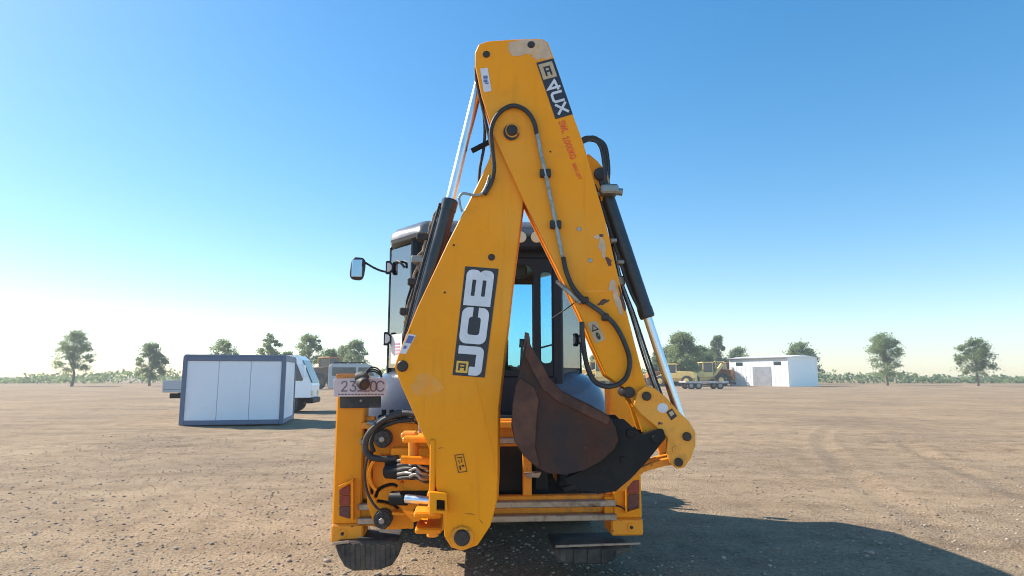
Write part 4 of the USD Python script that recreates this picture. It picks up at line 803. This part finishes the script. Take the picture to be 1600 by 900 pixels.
def simple_wheel(parent, c, R, w, axis_=(0, 1, 0), m=None):
    a = np.array(axis_, float)
    p = part(parent, 'wheel', rod(np.array(c) - a * w / 2, np.array(c) + a * w / 2, [(0, R * .9), (.12, R), (.88, R), (1, R * .9)], 22), M['tyre'])
    part(p, 'rim', rod(np.array(c) - a * (w / 2 + .02), np.array(c) + a * (w / 2 + .02), [(0, R * .45), (.05, R * .55), (.95, R * .55), (1, R * .45)], 18), m or M['steel'])

# site hut: framed box, turned 12 degrees
c0 = G(442, 664); hut_rot = 12.0
hut = thing('site_hut', 'pale panelled site hut with dark blue grey corner frame, left of the backhoe', 'hut', (c0[0], c0[1], 0), hut_rot)
HW, HD, HH = 3.0, 2.6, 2.12
for k in range(3): part(hut, 'panel', rbox((-HW + .1 + k * (HW - .2) / 3 + .004, .03, .16), (-HW + .1 + (k + 1) * (HW - .2) / 3 - .004, .07, HH - .14), .006), Mb['container_panel'])
for k in range(2): part(hut, 'panel', rbox((-.07, .1 + k * (HD - .2) / 2 + .004, .16), (-.03, .1 + (k + 1) * (HD - .2) / 2 - .004, HH - .14), .006), Mb['container_panel'])
part(hut, 'panel', rbox((-HW + .03, .1, .16), (-HW + .07, HD - .1, HH - .14), .006), Mb['container_panel']); part(hut, 'panel', rbox((-HW + .1, HD - .07, .16), (-.1, HD - .03, HH - .14), .006), Mb['container_panel'])
for x in (-HW, -.13):
    for y in (0, HD - .13): part(hut, 'corner_post', rbox((x, y, .03), (x + .13, y + .13, HH), .01), Mb['container_frame'])
for z0, z1 in ((.03, .17), (HH - .15, HH - .005)):
    for y in (.006, HD - .1): part(hut, 'frame_rail', rbox((-HW + .13, y, z0), (-.13, y + .1, z1), .008), Mb['container_frame'])
    for x in (-HW + .006, -.1): part(hut, 'frame_rail', rbox((x, .13, z0), (x + .094, HD - .13, z1), .008), Mb['container_frame'])
part(hut, 'roof', rbox((-HW + .02, .02, HH - .04), (-.02, HD - .02, HH + .05), .02), Mb['container_frame'])

# light truck, cab facing right, behind the hut
tw = G(483, 646); tx, ty = tw[0], tw[1]
tr = thing('light_truck', 'white cab-over light truck parked half hidden behind the pale site hut', 'truck', (tx, ty, 0), 7)
tc = lambda pts, y0, y1, ch=.03: (lambda m: m)(prism2(shapely.geometry.polygon.orient(rnd(Polygon(pts), .05), 1), y0, y1, ch))
part(tr, 'cab', tc([(-1.65, .62), (0.02, .62), (.06, 1.15), (-.42, 2.22), (-.60, 2.36), (-1.62, 2.36)], 0, 1.8), Mb['truck_white'])
part(tr, 'door_window', tc([(-1.15, 1.32), (-.28, 1.32), (-.62, 2.10), (-1.15, 2.10)], -.015, .03, .005), M['car_glass'])
part(tr, 'windscreen', hull([(.045, .12, 1.25), (.045, 1.68, 1.25), (-.38, .16, 2.16), (-.38, 1.64, 2.16), (.06, .12, 1.26), (.06, 1.68, 1.26), (-.365, .16, 2.17), (-.365, 1.64, 2.17)]), M['car_glass'])
part(tr, 'bumper', rbox((-.15, .02, .40), (.12, 1.78, .62), .04), M['black'])
part(tr, 'headlight', rbox((.0, .08, .72), (.075, .42, .92), .02), M['lamp']); part(tr, 'headlight', rbox((.0, 1.38, .72), (.075, 1.72, .92), .02), M['lamp'])
part(tr, 'mirror', [rbox((-.25, -.26, 1.45), (-.19, -.08, 1.95), .02), tube([(-.35, .02, 1.5), (-.24, -.12, 1.5)], .012, 6, 0), tube([(-.45, .02, 2.0), (-.24, -.12, 1.92)], .012, 6, 0)], Mb['truck_white'])
part(tr, 'chassis', [rbox((-5.6, .4, .62), (-1.4, .55, .82), .01), rbox((-5.6, 1.25, .62), (-1.4, 1.4, .82), .01), rbox((-1.9, .1, .35), (-.3, 1.7, .64), .03)], M['black'])
part(tr, 'tray', [rbox((-5.7, -.1, .86), (-1.75, 1.9, .98), .02), rbox((-5.7, -.1, .98), (-1.75, -.06, 1.35), .01), rbox((-5.7, 1.86, .98), (-1.75, 1.9, 1.35), .01)], Mb['grey'])
for x in (-.85, -4.6):
    for y in (.14, 1.66): simple_wheel(tr, (x, y, .40), .40, .24)

def far_truck(name, label, px, py, rot, body, h=2.6, L=5.2):
    g = G(px, py); t = thing(name, label, 'truck', (g[0], g[1], 0), rot)
    part(t, 'cab', prism2(shapely.geometry.polygon.orient(rnd(Polygon([(-.2, .7), (1.5, .7), (1.55, 1.4), (1.2, h), (-.2, h)]), .06), 1), -1.0, 1.0, .04), body)
    part(t, 'side_window', prism2(shapely.geometry.polygon.orient(Polygon([(.15, 1.55), (1.3, 1.55), (1.05, h - .25), (.15, h - .25)]), 1), -1.02, -.97, .004), M['car_glass'])
    part(t, 'windscreen', hull([(1.52, y, 1.5) for y in (-.85, .85)] + [(1.25, y, h - .2) for y in (-.85, .85)] + [(1.56, y, 1.5) for y in (-.85, .85)] + [(1.29, y, h - .2) for y in (-.85, .85)]), M['car_glass'])
    part(t, 'bed', [rbox((-L, -1.1, .85), (-.3, 1.1, 1.1), .03), rbox((-L, -1.1, 1.1), (-L + .08, 1.1, 1.7), .02)], M['black'])
    for x in (.6, -L + 1.2):
        for y in (-.9, .9): simple_wheel(t, (x, y, .48), .48, .28)
    return t
far_truck('flatbed_truck', 'white roofed flatbed truck standing far off between the light truck and the brown machinery', 498, 603, 160, Mb['truck_white'])

# machinery of the yard (worn earthmovers) built in one pattern
def earthmover(label, px, py, rot, body, cabm, scale=1.0, kind='loader', arm=True):
    g = G(px, py); t = thing('earthmover', label, 'earthmover', (g[0], g[1], 0), rot, 'earthmovers parked across the back of the yard')
    S = lambda m: m.apply_scale(scale) or m
    def pp(par, nm, m, mat): m.apply_scale(scale); return part(par, nm, m, mat)
    pr = lambda pts, y0, y1: prism2(shapely.geometry.polygon.orient(Polygon(pts), 1), y0, y1, .04)
    pp(t, 'engine_hood', pr([(-3.0, 1.2), (-.4, 1.2), (-.4, 2.3), (-2.7, 2.15), (-3.0, 1.9)], -.8, .8), body)
    cbx = pp(t, 'cab', trimesh.util.concatenate([rbox((-.4, -.8, 1.2), (1.1, .8, 1.95), .05)] + [rbox((x, y, 1.9), (x + .1, y + .1, 3.2), .02) for x in (-.4, 1.0) for y in (-.8, .7)]), cabm)
    pp(cbx, 'roof', rbox((-.5, -.9, 3.2), (1.25, .9, 3.36), .05), cabm)
    pp(cbx, 'window', rbox((-.32, -.76, 1.95), (1.02, .76, 3.2), .03), M['car_glass'])
    pp(t, 'frame', pr([(-3.0, .8), (3.2, .7), (3.2, 1.1), (1.2, 1.25), (-3.0, 1.25)], -.5, .5), body)
    for x in (-1.9, 2.0):
        for y in (-1.0, 1.0): simple_wheel(t, (x * scale, y * scale, .8 * scale), .8 * scale, .55 * scale, m=body)
    if arm:
        for y in (-.6, .5): pp(t, 'loader_arm', pr([(.9, 2.0), (1.2, 2.2), (3.4, 1.1), (3.9, .5), (3.6, .4), (3.1, .9)], y, y + .15), body)
        pp(t, 'bucket', pr([(3.6, .1), (3.5, 1.0), (3.8, 1.4), (4.1, 1.2), (3.8, .6), (4.9, .1)], -1.3, 1.3), Mb['earth'])
    else:
        pp(t, 'boom', pr([(1.2, 1.3), (1.6, 1.3), (3.0, 2.9), (2.7, 3.2)], -.2, .2), body)
        pp(t, 'blade', pr([(.6, .3), (1.0, .2), (1.1, .9), (.8, 1.0)], -1.7, 1.7), Mb['earth'])
    return t
earthmover('brown rusty earthmover with dark tyres, far left behind the number plate', 509, 607.5, 60, Mb['earth'], Mb['orange'], 1.15, arm=True)
earthmover('rusty orange earthmover right of the white roofed flatbed truck', 538, 606, 15, Mb['orange'], Mb['earth'], .8)
earthmover('cream earthmover seen between the lower dipper and the cab fender', 922, 604, 20, Mb['cream'], Mb['cream'], 1.1)
earthmover('cream earthmover parked beside the big tree, left of the cream grader', 1056, 604, 150, Mb['cream'], Mb['cream'], 1.0)
earthmover('cream earthmover with its bucket towards the left, deep in the row behind the trailer', 1080, 601.5, 185, Mb['cream'], Mb['orange'], 1.3)
earthmover('cream earthmover at the right end of the row, close to the white shed', 1134, 600.5, 20, Mb['cream'], Mb['orange'], 1.25)
earthmover('cream grader with pale cab standing left of the white shed', 1100, 603, 8, Mb['cream'], Mb['cream'], 1.12, arm=False)
earthmover('rusty orange earthmover wedged between the cream grader and the white shed', 1122, 602.2, 120, Mb['orange'], Mb['cream'], 1.2, arm=False)
earthmover('cream earthmover with a brown cab, just left of the bucket ram hoses', 1018, 602, 30, Mb['cream'], Mb['earth'], .85)
earthmover('dark old earthmover seen just right of the chromed ram rod', 1035, 602, 95, Mb['earth'], Mb['grey'], .9)

earthmover('cream earthmover half hidden by the thick black hose loop below the dipper', 946, 604.5, 160, Mb['cream'], Mb['cream'], 1.15)
earthmover('rusty orange earthmover with a cream cab between the tree and the chromed ram rod', 1040, 603, 10, Mb['orange'], Mb['cream'], 1.0)
# flatbed trailer in front of the machines
g0 = G(1066, 608); tl = thing('flatbed_trailer', 'low pale flatbed trailer on the bare ground in front of the cream earthmovers', 'trailer', (g0[0], g0[1], 0), 4)
part(tl, 'deck', rbox((0, -1.2, .75), (5.2, 1.2, .92), .03), Mb['tray'])
part(tl, 'side_rail', rbox((0, -1.26, .70), (5.2, -1.2, .95), .01), Mb['tray'])
for x in (.7, 1.6, 4.2): simple_wheel(tl, (x, -1.0, .42), .42, .3); simple_wheel(tl, (x, 1.0, .42), .42, .3)
part(tl, 'drawbar', hull([(5.2, -.2, .7), (5.2, .2, .7), (6.6, 0, .6), (6.6, 0, .75), (5.2, -.2, .85), (5.2, .2, .85)]), M['black'])

# silver van behind the number plate
g0 = G(560, 616); vn = thing('van', 'silver grey van parked far behind the number plate and stabilizer leg', 'van', (g0[0], g0[1], 0), 15)
prf = Polygon([(-2.5, .5), (2.3, .5), (2.5, .9), (2.35, 1.3), (1.5, 1.55), (.9, 2.45), (.6, 2.55), (-2.3, 2.55), (-2.5, 2.3)])
part(vn, 'body', prism2(shapely.geometry.polygon.orient(rnd(prf, .08), 1), -.95, .95, .06), Mb['grey'])
part(vn, 'side_window', prism2(Polygon([(-.1, 1.55), (1.25, 1.55), (.8, 2.25), (-.1, 2.25)]), -.965, -.93, .005), M['car_glass'])
part(vn, 'side_window', prism2(Polygon([(-2.2, 1.55), (-.3, 1.55), (-.3, 2.25), (-2.2, 2.25)]), -.965, -.93, .005), M['car_glass'])
part(vn, 'windscreen', hull([(1.45, y, 1.6) for y in (-.8, .8)] + [(.93, y, 2.42) for y in (-.75, .75)] + [(1.50, y, 1.62) for y in (-.8, .8)] + [(.98, y, 2.44) for y in (-.75, .75)]), M['car_glass'])
part(vn, 'roof_rack', [rbox((-2.1, -.8, 2.62), (.4, -.74, 2.68), .01), rbox((-2.1, .74, 2.62), (.4, .8, 2.68), .01)] + [rbox((x, -.8, 2.54), (x + .05, .8, 2.64), .01) for x in (-2, -1.2, -.4, .3)], M['black'])
for x in (-1.6, 1.6):
    for y in (-.82, .82): simple_wheel(vn, (x, y, .35), .35, .24)

# white shed
g0 = G(1141, 602.5); shd = thing('white_shed', 'bright white shed with a grey roller door standing right of the earthmovers', 'shed', (g0[0], g0[1], 0), -60)
SW, SD, SH = 11.0, 7.0, 4.4
part(shd, 'wall', prism2(sbox(0, 0, SW, SH), 0, .12, 0.0), M['white']); part(shd, 'wall', rbox((0, .121, 0), (.12, SD, SH), .001), M['white'])
part(shd, 'wall', rbox((SW - .12, .12, 0), (SW, SD, SH), .001), M['white']); part(shd, 'wall', rbox((.12, SD - .12, 0), (SW - .12, SD, SH), .001), M['white'])
part(shd, 'roof', hull([(-.2, -.2, SH), (SW + .2, -.2, SH), (-.2, SD + .2, SH), (SW + .2, SD + .2, SH), (-.2, SD / 2, SH + .35), (SW + .2, SD / 2, SH + .35)]), M['white'])
for k in range(int(SW / .9)): part(shd, 'cladding_rib', rbox((.5 + k * .9, -.03, .05), (.56 + k * .9, .01, 3.1), .004), M['white'])
part(shd, 'gutter', rbox((-.25, -.36, SH - .12), (SW + .25, -.20, SH + .02), .02), Mb['grey'])
for x in (1.4, 8.5): part(shd, 'window', rbox((x, -.04, 3.2), (x + 1.3, .06, 3.75), .01), M['car_glass'])
part(shd, 'roller_door', rbox((4.6, -.05, 0), (8, .05, 3.0), .01), Mb['grey'])

# trees ----------------------------------------------------------
def leaf_look(name, c1, c2):
    return usdkit.material(stage, '/World/Looks/' + name, {
        'g': ('geometry', {}), 'n': ('noise_texture', {'scale': 0.7, 'detail': 3.0}), 'r': ('rgb_ramp', {'ramp': [(0.3, c1), (0.7, c2)]}),
        'p': ('principled_bsdf', {'roughness': 0.6, 'specular_ior_level': 0.3}), 't': ('translucent_bsdf', {}), 'm': ('mix_closure', {'fac': 0.58})},
        [('g.position', 'n.vector'), ('n.fac', 'r.fac'), ('r.color', 'p.base_color'), ('r.color', 't.color'), ('p.BSDF', 'm.closure1'), ('t.BSDF', 'm.closure2')], surface='m.closure')
LF_ = {'pale': leaf_look('pale_leaves', (0.22, 0.27, 0.12), (0.34, 0.40, 0.19)), 'green': leaf_look('green_leaves', (0.13, 0.19, 0.06), (0.24, 0.31, 0.11)), 'dull': leaf_look('dull_leaves', (0.17, 0.22, 0.10), (0.28, 0.34, 0.15))}
def tree(label, px, top_py, dist, wpx, look_, seed, dense=1.0, low=0.3, group='trees beyond the yard', nm='tree'):
    r = np.random.default_rng(seed); x = (px - 800) / FPX * dist; y = CAM[1] + dist
    top = W(px, top_py, y)[2]; wd = wpx / FPX * dist
    t = thing(nm, label, 'tree', (x, y, 0), 0, group)
    H = top; limbs = [tube([(0, 0, -.1), (.1 * r.normal(), 0, H * .25), (.25 * r.normal(), .1, H * .5), (.3 * r.normal(), 0, H * .72)], .022 * H + .05, 8, 4, r2=.03)]
    blobs = []
    nb = int(40 + 34 * dense)
    for k in range(nb):
        a = r.random() * 6.28; hh = low + (1 - low) * (r.random() ** .75); f = (hh - low) / (1 - low)
        prof = math.sin(math.pi * min(.97, max(.14, f * .80 + .17))) ** .6 * (.72 + .5 * meshkit.noise(np.array([[math.cos(a) * 1.4, math.sin(a) * 1.4, f * 3 + seed]]), seed)[0])
        rad = wd / 2 * prof * r.random() ** .45 * .95
        c = np.array([rad * math.cos(a), rad * math.sin(a), H * (hh * .95)]); s = wd * (.05 + .075 * r.random())
        blobs.append((c, s)); b0 = np.array([.1 * r.normal(), .1 * r.normal(), H * min(.62, hh * .6)])
        if k % 2 == 0: limbs.append(tube([b0, b0 * .45 + c * .55 + [0, 0, -.03 * H], c], .006 * H, 5, 3, r2=.01))
    part(t, 'trunk', trimesh.util.concatenate(limbs), Mb['bark'], smooth=True)
    V, F = [], []
    n_leaf = int(60 + 44 * dense)
    for c, s in blobs:
        d = r.normal(size=(n_leaf, 3)) * .62
        p = c + d * s * [1.15, 1.15, .8]
        p = p[p[:, 2] > .25]
        for q_ in p:
            n1 = r.normal(size=3); n1 /= np.linalg.norm(n1); n2 = np.cross(n1, r.normal(size=3)); n2 /= np.linalg.norm(n2)
            l = dist / FPX * (0.8 + 1.2 * r.random()); k = len(V)
            V += [q_ - n1 * l, q_ + n2 * l * .45, q_ + n1 * l, q_ - n2 * l * .45]; F.append((k, k + 1, k + 2, k + 3))
    part(t, 'crown', (np.array(V), np.array(F)), LF_[look_])
tree('thin pale tree rising behind the pale site hut', 423, 519, 88, 36, 'pale', 1, .55, .3)
tree('rounded pale spreading tree behind the cab of the light truck', 485, 521, 95, 48, 'pale', 2, .75, .3)
tree('small dense green tree low beside the rounded pale tree', 517, 543, 92, 34, 'green', 3, 1.2, .12)
tree('wispy pale tree left of the quarter window with the white notice', 558, 529, 100, 38, 'pale', 4, .5, .3)
tree('low bushy green tree seen through the gap beside the dipper foot', 930, 556, 105, 40, 'dull', 5, 1.0, .15)
tree('large broad dense tree right of the chromed ram', 1066, 518, 96, 56, 'pale', 6, 2.0, .18)
tree('low bushy tree between the large broad tree and the slender tree', 1094, 540, 104, 40, 'dull', 7, 1.3, .1)
tree('slender upright tree behind the cream grader', 1121, 521, 128, 26, 'dull', 8, 1.0, .2)
tree('low bushy tree showing above the near end of the white shed', 1152, 544, 135, 44, 'dull', 9, 1.1, .1)
tree('dull bushy tree behind the chromed rod of the bucket ram', 1030, 545, 108, 40, 'dull', 10, 1.2, .12)
tree('pale leaning tree at the far left beyond the hut roof', 350, 528, 92, 44, 'pale', 11, .7, .3)
tree('dull tree furthest left in the tree line', 240, 536, 100, 50, 'dull', 12, 1.0, .2)
tree('tall pale tree near the left edge', 120, 517, 95, 56, 'pale', 13, .9, .25)
tree('bushy tree above the middle of the white shed roof', 1250, 534, 115, 60, 'dull', 14, 1.1, .15)
tree('tall pale tree above the far end of the white shed', 1380, 520, 105, 58, 'pale', 15, 1.0, .2)
tree('dull tree at the far right beyond the shed', 1520, 528, 100, 56, 'dull', 16, 1.0, .2)

tree('broad pale tree behind the rear of the flatbed truck', 540, 540, 110, 46, 'pale', 21, 1.0, .1)
tree('dense low tree behind the left end of the row of cream machines', 1048, 538, 112, 52, 'green', 22, 1.6, .08)
tree('wide dull tree filling the gap behind the rusty orange earthmover', 1108, 547, 132, 60, 'green', 23, 1.4, .08)
tree('small ragged tree far behind the right corner of the pale site hut', 452, 547, 115, 30, 'green', 24, .7, .1)
# far scrub closing the horizon, one mass
r = np.random.default_rng(99); V, F = [], []
for k in range(16000):
    x = -230 + 460 * r.random(); y = 128 + 14 * r.random(); hh = max(.25, 4.6 * meshkit.fbm(np.array([[x * .045, 2.2, 0]]), 4, 4)[0] - .55 + 1.6 * meshkit.noise(np.array([[x * .3, 1.2, 0]]), 6)[0] ** 2)
    q_ = np.array([x, y, hh * r.random() ** .7]); n1 = r.normal(size=3); n1 /= np.linalg.norm(n1); n2 = np.cross(n1, r.normal(size=3)); n2 /= np.linalg.norm(n2); l = .28 + .3 * r.random(); j = len(V)
    V += [q_ - n1 * l, q_ + n2 * l * .6, q_ + n1 * l, q_ - n2 * l * .6]; F.append((j, j + 1, j + 2, j + 3))
sc = part(None, 'far_scrub', (np.array(V), np.array(F)), LF_['dull']); tag(sc, 'low far scrub closing the horizon behind the yard', 'scrub', kind='stuff')

# thin summer haze over the yard
hz = rbox((-420, -60, -1.0), (420, 420, 22.0), 0.0)
hm = usdkit.material(stage, '/World/Looks/haze_air', {'v': ('principled_volume', {'color': (0.88, 0.93, 0.98), 'density': 0.0009, 'anisotropy': 0.2})}, [], volume='v.volume')
tag(part(None, 'haze', hz, hm, smooth=False), 'thin pale haze over the yard', 'haze', kind='stuff')
